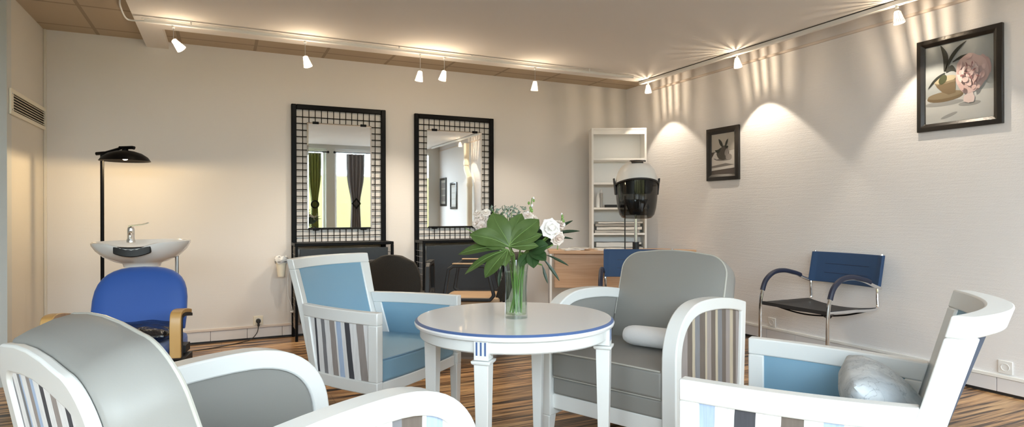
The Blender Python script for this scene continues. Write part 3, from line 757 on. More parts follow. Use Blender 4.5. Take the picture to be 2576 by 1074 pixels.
# ------------------------------------------------------------------ styling stations
def station(label, x0, x1, zt, chair_side_mesh):
    W = x1-x0; t = thing('styling_station', label, 'mirror station', (x0, YB, 0), 0, 'hairdresser mirror stations on the back wall')
    bm = BM(); fw_ = .046
    for a, b, c, d in ((0, fw_, .0, zt), (W-fw_, W, .0, zt), (fw_, W-fw_, zt-fw_, zt), (fw_, W-fw_, .855, .885)): box(bm, a, b, -.04, -.003, c, d)
    obj('frame', bm, black, t, bevel=.006)
    bm = BM(); n = 14
    for i in range(1, n): tube(bm, [(fw_+(W-2*fw_)*i/n, -.018, .88), (fw_+(W-2*fw_)*i/n, -.018, zt-fw_)], .0040, 5)
    z = .885+.055
    while z < zt-fw_-.01:
        tube(bm, [(fw_, -.014, z), (W-fw_, -.014, z)], .0040, 5); z += .0625
    obj('wire_grid', bm, black, t)
    mx0, mx1, mz0, mz1 = W/2-.305, W/2+.305, 1.003, 2.015
    bm = BM(); q = .014
    o_ = [(mx0, mz0), (mx1, mz0), (mx1, mz1), (mx0, mz1)]; i_ = offset_poly(o_, q)
    A = [bm.verts.new((x, -.024, z)) for x, z in o_]; B = [bm.verts.new((x, -.024, z)) for x, z in o_]; C_ = [bm.verts.new((x, -.0285, z)) for x, z in i_]
    D_ = [bm.verts.new((x, -.021, z)) for x, z in o_]
    for k in range(4):
        j = (k+1) % 4; bm.faces.new((A[k], A[j], C_[j], C_[k])); bm.faces.new((D_[k], D_[j], A[j], A[k]))
    bm.faces.new(C_); bm.faces.new(D_[::-1])
    for v in B: bm.verts.remove(v)
    mi = obj('mirror', bm, mirror_m, t, smooth=False)
    for x in (mx0+.08, mx1-.08):
        for z, s in ((mz0, 1), (mz1, -1)):
            bm = BM(); box(bm, x-.028, x+.028, -.034, -.012, z-.012, z+.010); obj('clip', bm, black, mi, bevel=.002)
    # shelf with wire hooks under it, standing out from the wall
    sd = .30
    bm = BM(); box(bm, -.0, W+.01, -sd, -.041, .855, .883); obj('shelf', bm, black, t, bevel=.004)
    bm = BM(); box(bm, .045, W-.045, -sd+.012, -sd+.028, .16, .83); obj('front_panel', bm, charcoal_panel, t, bevel=.003)
    for x in (0, W-.018):
        bm = BM(); box(bm, x+.004, x+.028, -sd, -sd+.024, 0, .856); obj('leg', bm, black, t, bevel=.003)
    for x in (.010, W-.006):
        bm = BM()
        for k in range(12): tube(bm, [(x, -sd+.03, .14+k*.058), (x, -.045, .14+k*.058)], .0025, 5)
        for k in range(4): tube(bm, [(x, -.09-k*.05, .10), (x, -.09-k*.05, .85)], .0025, 5)
        obj('side_wire_mesh', bm, black if x > .2 else steel, t)
    return t
station('left of the two black framed mirror stations, its shelf behind the empty blue armchair', .592, 1.482, 2.180, False)
station('right of the two black framed mirror stations, its shelf behind the bouquet', 1.778, 2.657, 2.170, True)

# cup with liner hung at the left of the left station
t = thing('waste_cup', 'small white waste cup with a plastic liner beside the left mirror station', 'cup', (.495, 5.95, .575))
bm = BM(); r = lathe(bm, [(.030, 0), (.0475, .135), (.0475, .150), (.044, .150), (.028, .006)], 28); cap(bm, r[0][::-1]); cap(bm, r[-1]); obj('cup', bm, cream_plastic, t)
bm = BM(); n = 40; rings = []
for r_, z in ((.050, .125), (.058, .140), (.061, .158), (.050, .185), (.040, .175)):
    rings.append([bm.verts.new(((r_+.005*math.sin(7*a+z*90))*math.cos(a), (r_+.005*math.sin(5*a+z*60))*math.sin(a), z+.007*math.sin(4*a))) for a in [2*PI*k/n for k in range(n)]])
for i in range(4):
    for k in range(n): bm.faces.new((rings[i][k], rings[i][(k+1) % n], rings[i+1][(k+1) % n], rings[i+1][k]))
obj('liner', bm, white_plastic, t)
bm = BM(); tube(bm, [(.055*math.cos(a), .055*math.sin(a), .138) for a in lin(0, 2*PI, 25)[:-1]], .003, 6, closed=True); tube(bm, [(.055, .0, .138), (.10, .02, .145), (.115, .07, .145)], .0035, 6); obj('holder_ring', bm, black, t)
bm = BM(); tube(bm, smooth_path([(.575, 6.0, .70), (.557, 6.0, .55), (.556, 5.99, .40), (.585, 5.98, .30), (.592, 5.98, .245)], 8), .0032, 6); tube(bm, [(.575, 5.98, .238), (.612, 5.98, .245)], .010, 8)
tag(obj('appliance_cord', bm, white_plastic), 'white cord hanging down beside the left mirror station', 'cord')

# ------------------------------------------------------------------ sockets
def socket(label, loc, rz, open_=True):
    t = thing('wall_socket', label, 'socket', loc, rz, 'wall sockets over the skirting')      # local +Y points out of the wall
    bm = BM(); box(bm, -.041, .041, 0, .010, -.041, .041); obj('cover_plate', bm, cream_plastic if not open_ else white_plastic, t, bevel=.004)
    bm = BM(); r = lathe(bm, [(.024, .0), (.024, .0085), (.021, .0085), (.019, .002), (.001, .002)], 28, M=Matrix.Translation((0, .0045, 0)) @ Matrix.Rotation(-PI/2, 4, 'X'))
    obj('socket_well', bm, white_plastic, t)
    if open_:
        bm = BM()
        for x in (-.0095, .0095):
            lathe(bm, [(.0028, 0), (.0028, .0006), (.0001, .0006)], 12, M=Matrix.Translation((x, .0066, 0)) @ Matrix.Rotation(-PI/2, 4, 'X'))
        obj('pin_hole', bm, black_matt, t)
    return t
socket('cream wall socket with a black plug in it, left of the mirror stations', (.304, YB, .172), PI, False)
socket('white wall socket on the right wall behind the navy sling chair', (XR, 3.905, .172), PI/2)
socket('white wall socket at the right edge, beyond the right foreground armchair', (XR, 2.113, .178), PI/2)
t = thing('power_plug', 'black plug in the cream socket with its cable trailing over the floor', 'plug', (.304, YB-.012, .168))
bm = BM(); lathe(bm, [(.0001, .034), (.014, .034), (.0195, .026), (.0205, 0)], 24, M=Matrix.Rotation(PI/2, 4, 'X')); box(bm, -.009, .009, -.033, -.010, -.045, 0); obj('plug_body', bm, black_matt, t, bevel=.004)
bm = BM(); tube(bm, smooth_path([(0, -.022, -.04), (-.012, -.03, -.10), (-.06, -.05, -.150), (-.13, -.09, -.163), (-.30, -.20, -.164), (-.62, -.33, -.164), (-.95, -.42, -.164), (-1.1, -.45, -.164)], 8), .0036, 7); obj('cable', bm, black_matt, t)

# ------------------------------------------------------------------ air vent in the left wall
t = thing('air_vent', 'white louvred air vent high in the left corner wall', 'vent', (XL, 5.632, 1.917))
bm = BM(); ow, oh, iw, ih = .47, .088, .415, .060
ring_prism(bm, [(-ow, -oh), (ow, -oh), (ow, oh), (-ow, oh)], [(-iw, -ih), (iw, -ih), (iw, ih), (-iw, ih)], lambda y, z: (0, y, z), lambda y, z: (.014, y, z)); obj('vent_frame', bm, cream_plastic, t, bevel=.003)
bm = BM(); box(bm, 0, .002, -iw, iw, -ih, ih); obj('duct_opening', bm, black_matt, t, smooth=False)
for k in range(6):
    z = -ih+.012+k*(2*ih-.024)/5; bm = BM(); hexa(bm, [(.003, -iw, z+.003), (.003, iw, z+.003), (.013, iw, z-.006), (.013, -iw, z-.006)], [(.003, -iw, z+.006), (.003, iw, z+.006), (.013, iw, z-.003), (.013, -iw, z-.003)]); obj('slat', bm, cream_plastic, t, smooth=False)
for y in (-.445, .445):
    for z in (-.055, .055):
        bm = BM(); lathe(bm, [(.006, 0), (.005, .003), (.0005, .003)], 10, M=Matrix.Translation((.0135, y, z)) @ Matrix.Rotation(PI/2, 4, 'Y')); obj('screw', bm, steel, t)

# ------------------------------------------------------------------ floor lamp
LX, LY = -.811, 5.483
t = thing('floor_lamp', 'black reading floor lamp with a dome shade, lit, in the left corner', 'lamp', (LX, LY, 0))
dirx = Vector((.885, -.465, 0)); cs = dirx*.178
bm = BM(); r = lathe(bm, [(.0005, .028), (.11, .026), (.125, .018), (.128, 0), (.0005, 0)], 36); obj('base', bm, black, t)
bm = BM(); tube(bm, [(0, 0, .02), (0, 0, 1.605)], .0125, 12); obj('pole', bm, black, t)
bm = BM(); tube(bm, [-dirx*.045+Vector((0, 0, 1.607)), dirx*.02+Vector((0, 0, 1.612))], .013, 10); tube(bm, [dirx*.02+Vector((0, 0, 1.612)), dirx*.12+Vector((0, 0, 1.640)), dirx*.16+Vector((0, 0, 1.652))], .011, 10); tube(bm, [dirx*.135+Vector((0, 0, 1.650)), dirx*.235+Vector((0, 0, 1.652)), dirx*.25+Vector((0, 0, 1.648))], .013, 10); obj('arm', bm, black, t)
bm = BM(); sp_ = [(.170, 0), (.150, .030), (.110, .058), (.060, .075), (.022, .080), (.020, .092), (.001, .092)]
lathe(bm, sp_, 40, c=(cs.x, cs.y, 1.550)); lathe(bm, [(.170, 0), (.147, .026), (.106, .053), (.058, .069), (.001, .070)], 40, c=(cs.x, cs.y, 1.550)); obj('shade', bm, [black], t, ang=50)
bm = BM(); bmesh.ops.create_uvsphere(bm, u_segments=16, v_segments=10, radius=.026, matrix=Matrix.Translation((cs.x, cs.y, 1.583))); obj('bulb', bm, lampbulb_m, t)

# ------------------------------------------------------------------ back-wash: basin and chair
BX, BY = -.452, 4.50
fW = Vector((-.10, -.995, 0)); 
t = thing('wash_basin', 'white ceramic hair wash basin with chrome tap behind the royal blue chair', 'basin', (BX, BY, 0), face_rz(fW.x, fW.y))
bm = BM(); n = 56
def bowl_ring(r, z, tilt=0., notch=0., fl=0.):
    ring = []
    for k in range(n):
        a = 2*PI*k/n; ca, sa = math.cos(a), math.sin(a)
        x = r*1.02*ca; y = r*1.0*sa*(1.08 if sa > 0 else 1.0)
        nt = notch*math.exp(-((a-PI/2)/.36)**2)
        ring.append(bm.verts.new((x, y, z+tilt*ca-nt+fl*sa)))
    return ring
R_ = [bowl_ring(.10, .820), bowl_ring(.105, .840), bowl_ring(.150, .855), bowl_ring(.205, .885, -.0, .006), bowl_ring(.245, .925, -.002, .022), bowl_ring(.266, .962, -.004, .034), bowl_ring(.268, .976, -.004, .036), bowl_ring(.260, .982, -.004, .036), bowl_ring(.246, .974, -.004, .034), bowl_ring(.215, .93, 0, .02), bowl_ring(.13, .885), bowl_ring(.03, .875)]
for i in range(len(R_)-1):
    for k in range(n): bm.faces.new((R_[i][k], R_[i][(k+1) % n], R_[i+1][(k+1) % n], R_[i+1][k]))
bm.faces.new(R_[0][::-1]); bm.faces.new(R_[-1]); obj('bowl', bm, ceramic, t, ang=60)
bm = BM(); slab(bm, lambda u, v, k: (u*.098, .272-.018*u*u+k*.012, .918+v*.042-.014*(1-u*u)+(v-.5)*.018*(1-u*u)), lin(-1, 1, 13), lin(0, 1, 5), -.8, 1.4); obj('neck_rest', bm, black_matt, t, bevel=.006, seg=3)
bm = BM(); tube(bm, [(0, -.03, .86), (0, -.03, .05)], .07, 20); obj('pedestal', bm, white_plastic, t)
bm = BM(); tube(bm, [(-.19, -.02, .90), (-.19, -.02, .04)], .011, 8); obj('support_post', bm, steel, t)
bm = BM(); lathe(bm, [(.11, .0), (.10, .04), (.07, .05)], 24); obj('foot', bm, white_plastic, t)
# mixer tap on the rim (left as we look at it = local +X)
tx, ty, tz = .085, -.10, .965
bm = BM(); lathe(bm, [(.026, 0), (.026, .015), (.021, .03), (.021, .085), (.018, .10), (.001, .105)], 22, c=(tx, ty, tz)); tube(bm, smooth_path([(tx, ty, tz+.05), (tx-.012, ty+.05, tz+.068), (tx-.018, ty+.10, tz+.060), (tx-.018, ty+.105, tz+.03)], 5), .012, 10); tp = obj('tap', bm, chrome, t)
bm = BM(); slab(bm, lambda u, v, k: (tx+.012-u*.115, ty+.005+(v-.5)*(.034-.014*u), tz+.103+.022*u-.03*u*u+.03*u**3+k*.006), lin(0, 1, 8), [0, .5, 1], 0, 1.4); obj('lever', bm, chrome, tp, bevel=.002)

fC = Vector((-.17, -.985, 0)).normalized()
t = thing('wash_chair', 'royal blue hair wash chair with beech arms in front of the ceramic basin', 'chair', (-.425, 3.93, 0), face_rz(fC.x, fC.y))
def wc_out():
    P = []
    for i in range(21):
        a = -PI*.07+(PI*1.14)*i/20; ca, sa = math.cos(a), math.sin(a)
        P.append((.240*math.copysign(abs(ca)**.72, ca), .60+.25*math.copysign(abs(sa)**.62, sa)))
    return P+[(-.225, .50), (-.19, .44), (.19, .44), (.225, .50)]
O = wc_out(); yb_ = lambda z: -.02-.25*(z-.45)
bm = BM(); rings = []
for d_, ins in ((-.052, .02), (-.045, .004), (-.02, 0), (0, .006), (.016, .03), (.026, .08), (.030, .14)):
    Oi = offset_poly(O, ins) if ins < .05 else [(x*(1-ins/.25), .62+(z-.62)*(1-ins/.2)) for x, z in O]
    rings.append([bm.verts.new((x, yb_(z)+d_-.02*(x/.24)**2*-1, z)) for x, z in Oi])
m_ = len(O)
for i in range(len(rings)-1):
    for k in range(m_): bm.faces.new((rings[i][k], rings[i][(k+1) % m_], rings[i+1][(k+1) % m_], rings[i+1][k]))
bm.faces.new(rings[0][::-1]); bm.faces.new(rings[-1]); obj('backrest', bm, royal_blue, t, ang=60)
bm = BM(); slab(bm, lambda u, v, k: (u*(.245-.02*(v > .9)), -.07+v*.50, k), lin(-1, 1, 9), lin(0, 1, 9), lambda u, v: .37+.03*max(0, v-.7), lambda u, v: .475+.012*(1-u*u)); obj('seat', bm, royal_blue, t, bevel=.022, seg=3)
bm = BM(); tube(bm, [(0, .15, .38), (0, .15, .05)], .035, 14); lathe(bm, [(.24, 0), (.24, .02), (.05, .05), (.04, .07)], 32, c=(0, .15, 0)); obj('pedestal', bm, steel, t)
for s in (-1, 1):
    w_, x = .052, s*.280
    path = [(.375, .42), (.378, .55), (.368, .630), (.335, .655), (.25, .655), (.13, .635)]
    P = smooth_path([(0, a, b) for a, b in path], 6); out = [(p.y, p.z) for p in P]; inn = offset_poly(out+[(.13, .40)], .022)[:len(out)]
    inn[0] = (out[0][0]-.022, out[0][1]); inn[-1] = (out[-1][0], out[-1][1]-.022)
    bm = BM(); ring_prism(bm, out, inn, lambda y, z: (x-w_/2, y, z), lambda y, z: (x+w_/2, y, z), closed=False); ar = obj('arm', bm, arm_wood, t, bevel=.004)
    out2 = inn; inn2 = offset_poly(out2+[(.13, .40)], .016)[:len(out2)]; inn2[0] = (out2[0][0]-.016, out2[0][1]); inn2[-1] = (out2[-1][0], out2[-1][1]-.016)
    bm = BM(); ring_prism(bm, out2, inn2, lambda y, z: (x-w_/2-.003, y, z), lambda y, z: (x+w_/2+.003, y, z), closed=False); box(bm, x-w_/2-.003, x+w_/2+.003, .318, .366, .33, .40); box(bm, x-w_/2, x+w_/2, .12, .34, .36, .40); box(bm, min(x, s*.24)-.01, max(x, s*.24)+.01, .10, .20, .41, .45); obj('arm_bracket', bm, black_matt, ar, bevel=.004)
bm = BM(); cushion(bm, .48, .44, .085, n=22, wr=.006, p=5, seed=9)
vc = obj('seat_pad', bm, black_vinyl); vc.location = (-.425+fC.x*.15, 3.93+fC.y*.15, .522); vc.rotation_euler = (math.radians(3), 0, face_rz(fC.x, fC.y))
tag(vc, 'creased black vinyl pad lying on the seat of the royal blue wash chair', 'cushion')

# ------------------------------------------------------------------ salon chairs at the stations
def salon_chair(label, loc, f, arms, seat_mat):
    t = thing('salon_chair', label, 'chair', loc, face_rz(*f), 'hairdresser chairs at the mirror stations')
    bm = BM()
    def Fb(u, v, k):
        z = .44+v*.39; w = .215*(1-.35*max(0, v-.45)**2/.3)*(.86+.14*min(1, v*3)); w *= (1-(max(0, v-.80)/.2)**2.2*.42)
        return (u*w, -.20-.13*v-.0*(1-u*u)+.05*u*u-k, z-.012*u*u*(v > .9))
    slab(bm, Fb, lin(-1, 1, 13), lin(0, 1, 13), lambda u, v: -.012*(1-u**4), .055); obj('backrest', bm, [dark_fabric], t, bevel=.018, seg=3)
    bm = BM(); slab(bm, lambda u, v, k: (u*.23, -.20+v*.45, k), lin(-1, 1, 9), lin(0, 1, 9), .40, lambda u, v: .475+.01*(1-u*u)); obj('seat', bm, seat_mat, t, bevel=.02, seg=3)
    bm = BM(); tube(bm, [(0, .02, .40), (0, .02, .05)], .03, 14); lathe(bm, [(.27, 0), (.27, .018), (.06, .045), (.04, .06)], 32, c=(0, .02, 0)); obj('pedestal', bm, steel, t)
    for s in (-1, 1):
        x = s*.255; bm = BM(); P = [(x, .20, .71), (x, .16, .735), (x, -.08, .735), (x, -.11, .71), (x, -.16, .50), (x, -.13, .465), (x, .20, .465), (x, .235, .50)]
        o1 = [(p[1], p[2]) for p in P]; ring_prism(bm, offset_poly(o1, -.012), offset_poly(o1, .014), lambda y, z: (x-.02, y, z), lambda y, z: (x+.02, y, z)); a_ = obj('arm', bm, black_matt, t, bevel=.008, seg=3)
        bm = BM(); box(bm, x-.024, x+.024, -.07, .17, .746, .756); obj('arm_top', bm, seat_mat if arms else black_matt, a_, bevel=.004)
    return t
salon_chair('dark brown fabric salon chair with its back to us at the left mirror station', (1.33, 4.98, 0), (.42, .907), False, dark_fabric)
salon_chair('black salon chair with looped arms and a tan seat behind the vase', (1.925, 4.70, 0), (-.87, .49), True, seat_wood)

# ------------------------------------------------------------------ cantilever sling chairs
def sling_chair(label, loc, f):
    t = thing('sling_chair', label, 'chair', loc, face_rz(*f), 'navy sling chairs with chrome frames')
    w = .295
    for s in (-1, 1):
        x = s*w; bm = BM()
        tube(bm, smooth_path([(x, -.22, .012), (x, .10, .012), (x, .235, .012), (x, .272, .05), (x, .275, .20), (x, .272, .40), (x, .258, .52), (x, .215, .62), (x, .13, .675), (x, .02, .685), (x, -.10, .662), (x, -.20, .625), (x, -.275, .60)], 6), .0125, 10)
        obj('side_tube', bm, chrome, t)
        bm = BM(); tube(bm, smooth_path([(x, .26, .455), (x*.97, 0, .452), (x*.95, -.20, .445), (x*.95, -.262, .462), (x*.95, -.263, .53), (x*.95, -.265, .60), (x*.95, -.290, .72), (x*.95, -.317, .842)], 6), .011, 10); obj('seat_tube', bm, chrome, t)
        bm = BM(); P = smooth_path([(x, .250, .545), (x, .213, .622), (x, .13, .678), (x, .02, .688), (x, -.10, .665), (x, -.16, .645)], 6)
        tube(bm, [p+Vector((0, 0, .004)) for p in P], .0185, 10); obj('arm_pad', bm, navy_pad, t)
        bm = BM(); tube(bm, smooth_path([(x*.95, .20, .445), (s*.14, .06, .385), (s*.02, -.04, .372), (-s*.12, -.14, .39), (-s*.26, -.22, .44)], 6), .006, 7); obj('seat_spring', bm, black, t)
    bm = BM(); tube(bm, [(-w, -.22, .012), (w, -.22, .012)], .0125, 10); obj('floor_bar', bm, chrome, t)
    bm = BM(); slab(bm, lambda u, v, k: (u*.285, -.24+v*.50, .462-.030*(1-u*u)*(1-.3*v)-.006*k), lin(-1, 1, 11), lin(0, 1, 9), 0, 1); box(bm, -.28, .28, .245, .268, .440, .466); obj('seat_sling', bm, black_mesh, t)
    bm = BM(); slab(bm, lambda u, v, k: (u*.296, -.262-.05*v-.035*(1-u*u)-k, .60+v*.235), lin(-1, 1, 33), lin(0, 1, 7), lambda u, v: -.016 if abs(u) > .88 else -.006, lambda u, v: .016 if abs(u) > .88 else .008); bk = obj('back_sling', bm, navy, t, bevel=.003)
    bm = BM()
    for z in (.675, .745): tube(bm, [(u*.296, -.262-.05*((z-.6)/.235)-.035*(1-u*u)+.0062, z) for u in lin(-.62, .62, 11)], .0016, 5)
    for s in (-1, 1): tube(bm, [(s*.268, -.262-.035*.18+.0085-.05*v, .602+v*.231) for v in (0, .5, 1)], .0016, 5)
    obj('seam', bm, navy_pad, bk)
    return t
sling_chair('navy sling chair with chrome frame standing alone against the right wall', (4.03, 3.13, 0), (-1, .02))
sling_chair('navy sling chair in front of the beech desk, behind the taupe armchair', (3.055, 4.02, 0), (-.60, -.80))

# ------------------------------------------------------------------ corner: bookcase, desk, hood dryer
def cam_frame(d, lat): return (d*.4305+lat*.9026, d*.9026-lat*.4305)
bx, by_ = cam_frame(6.76, 1.19)
t = thing('bookcase', 'tall narrow white bookcase standing across the corner behind the desk', 'bookcase', (bx, by_, 0), face_rz(-.4305, -.9026))
Wd, Dp, Ht = .61, .24, 2.093
for s in (-1, 1):
    bm = BM(); box(bm, min(s*Wd/2, s*(Wd/2-.022)), max(s*Wd/2, s*(Wd/2-.022)), -Dp, 0, 0, Ht); obj('side_panel', bm, shelf_white, t, bevel=.002)
bm = BM(); box(bm, -Wd/2+.022, Wd/2-.022, -Dp, -.002, Ht-.022, Ht); box(bm, -Wd/2+.022, Wd/2-.022, -.022, -.004, Ht-.07, Ht-.022); obj('top_panel', bm, shelf_white, t, bevel=.002)
SHZ = [1.735, 1.465, 1.188, .905, .62, .30, .06]
for z in SHZ:
    bm = BM(); box(bm, -Wd/2+.022, Wd/2-.022, -Dp+.006, -.003, z, z+.022); obj('shelf', bm, shelf_white, t, bevel=.002)
bm = BM(); box(bm, -Wd/2+.022, Wd/2-.022, -Dp, -Dp+.006, .03, Ht-.022); obj('back_panel', bm, shelf_white, t, smooth=False)
def on_shelf(x, y, z):       # x to our right along the shelf, y depth behind the front edge
    return (bx+.9026*x+.4305*y, by_-.4305*x+.9026*y, z)
rzS = face_rz(-.4305, -.9026)
# bottles
t = thing('spray_bottle', 'white bottle with a tapered neck on the third shelf of the bookcase', 'bottle', on_shelf(-.225, .08, 1.2105), rzS, 'bottles on the bookcase')
bm = BM(); r = lathe(bm, [(.001, 0), (.024, .002), (.024, .10), (.018, .122), (.009, .150), (.0065, .165), (.001, .166)], 24); obj('bottle_body', bm, white_plastic, t)
t = thing('pump_bottle', 'slim grey bottle with a white cap beside the tapered white bottle', 'bottle', on_shelf(-.185, .10, 1.2105), rzS, 'bottles on the bookcase')
bm = BM(); lathe(bm, [(.001, 0), (.018, .002), (.018, .155), (.014, .165), (.001, .166)], 20); obj('bottle_body', bm, grey_paper, t)
bm = BM(); lathe(bm, [(.013, .165), (.013, .195), (.009, .205), (.001, .206)], 20); obj('cap', bm, white_plastic, t)
t = thing('tool_tray', 'low black tray on the third shelf of the bookcase', 'tray', on_shelf(-.03, .10, 1.2105), rzS)
bm = BM(); box(bm, -.11, .11, -.06, .06, 0, .012); box(bm, -.11, .11, .052, .06, .012, .032); box(bm, -.11, .11, -.06, -.052, .012, .032); box(bm, -.11, -.104, -.052, .052, .012, .032); box(bm, .104, .11, -.052, .052, .012, .032); obj('tray_body', bm, black_matt, t, bevel=.002)
# heaps of magazines on the fourth shelf and below
def mag(name, label, loc, rz, sx_, sy_, th, m, grp, pages=paper):
    t = thing(name, label, 'magazine', loc, rz, grp)
    bm = BM(); slab(bm, lambda u, v, k: (u*sx_/2, v*sy_/2, k+.004*math.sin(3*u+v)**2), lin(-1, 1, 7), lin(-1, 1, 5), .0, th); obj('pages', bm, pages, t)
    bm = BM(); slab(bm, lambda u, v, k: (u*(sx_/2+.001), v*(sy_/2+.001), k+.004*math.sin(3*u+v)**2), lin(-1, 1, 7), lin(-1, 1, 5), th+.0003, th+.0016); obj('cover', bm, m, t)
    return t
zz = .9275
for i, (dx, rot, th, m, pg) in enumerate([(-.02, .03, .026, paper, grey_paper), (.01, -.05, .030, grey_paper, paper), (-.01, .02, .024, paper, grey_paper), (.015, .06, .016, grey_paper, paper)]):
    mag('magazine', ['lowest folder of the pile on the fourth bookcase shelf', 'second folder from the bottom of the pile on the fourth bookcase shelf', 'second folder from the top of the pile on the fourth bookcase shelf', 'topmost folder of the pile on the fourth bookcase shelf'][i], on_shelf(-.0+dx, .125, zz), rzS+rot, .50, .18, th, m, 'folders piled on the bookcase', pg); zz += th+.008
zz = .6425
for i, (dx, th, m) in enumerate([(-.03, .05, grey_paper), (.02, .06, paper), (0, .05, grey_paper)]):
    mag('magazine', ['lowest folder on the fifth bookcase shelf', 'middle folder on the fifth bookcase shelf', 'topmost folder on the fifth bookcase shelf'][i], on_shelf(dx, .125, zz), rzS, .50, .18, th, m, 'folders on the fifth shelf'); zz += th+.008

# desk
dx_, dy_ = cam_frame(6.22, .40)
t = thing('reception_desk', 'beech desk with a curved front standing across the corner before the bookcase', 'desk', (dx_, dy_, 0), face_rz(-.4305, -.9026))
# local x runs to our left (we look at its front), y comes towards us
def L2(xr, yt): return (-xr, yt)
top = [(-.02, -.34)]
for i in range(13):
    u = i/12; top.append((-.02+1.52*u, .0+.085*math.sin(PI*u)**.8-.06*u*u*u))
top += [(1.44, -.13), (1.20, -.34)]
top = [L2(*p) for p in top]
bm = BM(); prism(bm, top, lambda x, y: (x, y, .735), lambda x, y: (x, y, .768)); obj('desktop', bm, desk_wood, t, bevel=.003)
bm = BM(); slab(bm, lambda u, v, k: (-(.03+1.36*u), .055*math.sin(PI*(.04+.85*u))**.8-.045-k, v), lin(0, 1, 15), [.385, .735], 0, .02); obj('modesty_panel', bm, desk_wood, t, bevel=.002)
for xr in (-.005, 1.18):
    bm = BM(); box(bm, -xr-.012, -xr+.012, -.03, -.004, .0, .735); box(bm, -xr-.016, -xr+.016, -.32, .0, 0, .02); lg = obj('leg', bm, rail_m, t, bevel=.003)
    bm = BM(); box(bm, -xr-.010, -xr+.010, -.31, -.035, .03, .735); obj('side_panel', bm, steel, lg, smooth=False)
MG = 'magazines on the desk'
def on_desk(xr, yt, z): return (dx_+.9026*xr-.4305*yt, dy_-.4305*xr-.9026*yt, z)
mag('magazine', 'leftmost open magazine lying on the beech desk', on_desk(.22, -.06, .768), rzS+.25, .21, .15, .010, paper, MG)
mag('magazine', 'magazine lying across the leftmost one on the desk', on_desk(.30, -.08, .783), rzS-.35, .21, .14, .008, grey_paper, MG)
mag('magazine', 'rightmost magazine on the desk, below the hood dryer', on_desk(.60, -.05, .768), rzS+.1, .28, .16, .016, paper, MG)

# hood dryer
px_, py_ = cam_frame(5.62, 1.145)
t = thing('hood_dryer', 'white hood hair dryer with smoked visor on a chrome stand before the bookcase', 'hair dryer', (px_, py_, 0), face_rz(-.4305, -.9026))
ZH = 1.405; hc = (.0, .02)
def hood_ring(bm, rx, ry, z, n=40, yo=0., fz=None):
    return [bm.verts.new((hc[0]+rx*math.cos(2*PI*k/n), hc[1]+yo+ry*math.sin(2*PI*k/n), z+(fz(math.sin(2*PI*k/n), math.cos(2*PI*k/n)) if fz else 0))) for k in range(n)]
bm = BM(); n = 40; rings = []
arcz = lambda sa, ca: (.052*(max(0, sa)**1.0)*(1-0*ca*ca) if sa > 0 else 0)
for i in range(9):
    q = i/8; a = q*PI/2*.97; k_ = math.cos(a); rings.append(hood_ring(bm, .193*k_**.8, .20*k_**.8, ZH+.222*math.sin(a), n, fz=lambda sa, ca, q=q: arcz(sa, ca)*(1-q)**1.5))
for i in range(8):
    for k in range(n): bm.faces.new((rings[i][k], rings[i][(k+1) % n], rings[i+1][(k+1) % n], rings[i+1][k]))
bm.faces.new(rings[-1]); obj('hood', bm, white_plastic, t, ang=60)
bm = BM(); pts = [(hc[0]+.196*math.cos(a), hc[1]+.203*math.sin(a), ZH+arcz(math.sin(a), 0)-.002) for a in lin(0, 2*PI, 49)[:-1]]; tube(bm, pts, .009, 8, closed=True); obj('rim', bm, black_matt, t)
bm = BM(); rings = []
for rx, ry, z in ((.190, .197, ZH), (.190, .197, ZH-.05), (.186, .192, ZH-.13), (.176, .182, ZH-.21), (.160, .165, ZH-.27), (.135, .14, ZH-.30), (.10, .11, ZH-.308)):
    q = (ZH-z)/.31; rings.append(hood_ring(bm, rx, ry, z, n, fz=lambda sa, ca, q=q: arcz(sa, ca)*max(0, 1-3*q)+(.03*q if sa < 0 else 0)))
for i in range(len(rings)-1):
    for k in range(n): bm.faces.new((rings[i][k], rings[i][(k+1) % n], rings[i+1][(k+1) % n], rings[i+1][k]))
obj('visor', bm, visor, t, ang=60)
bm = BM(); r = lathe(bm, [(.150, .0), (.145, -.09), (.125, -.12), (.03, -.10)], 32, c=(hc[0], hc[1], ZH+.04)); obj('inner_bowl', bm, charcoal_panel, t)
bm = BM(); hexa(bm, [(-.05, -.02, ZH-.27), (.05, -.02, ZH-.27), (.05, .0, ZH-.27), (-.05, .0, ZH-.27)], [(-.11, -.03, ZH-.13), (.11, -.03, ZH-.13), (.11, .0, ZH-.13), (-.11, .0, ZH-.13)]); obj('neck_plate', bm, black_matt, t, bevel=.004)
for s in (-1, 1):
    bm = BM(); hexa(bm, [(s*.190-.006, -.02, ZH-.09), (s*.190+.006, -.02, ZH-.09), (s*.190+.006, .05, ZH-.09), (s*.190-.006, .05, ZH-.09)], [(s*.208-.006, -.01, ZH+.062), (s*.208+.006, -.01, ZH+.062), (s*.208+.006, .04, ZH+.062), (s*.208-.006, .04, ZH+.062)]); obj('bracket', bm, black_matt, t, bevel=.004)
def on_dome(x, q, lift=.002):      # point on the front of the dome
    a = q*PI/2*.97; k_ = math.cos(a); R1, R2 = .193*k_**.8, .20*k_**.8; y = R2*math.sqrt(max(0, 1-(x/R1)**2))
    return Vector((hc[0]+x, hc[1]+y+lift, ZH+.222*math.sin(a)+lift+.052*(y/R2)*(1-q)**1.5))
for (x0, x1, q0, q1, sk) in ((-.085, .062, .84, .93, .02), (-.035, .065, .62, .73, .012)):
    bm = BM(); slab(bm, lambda u, v, k: on_dome(x0+(x1-x0)*u, q0+(q1-q0)*v+sk*abs(2*u-1)*v, .001+.006*k), lin(0, 1, 9), lin(0, 1, 4), 0, 1); obj('vent_slot', bm, black_matt, t)
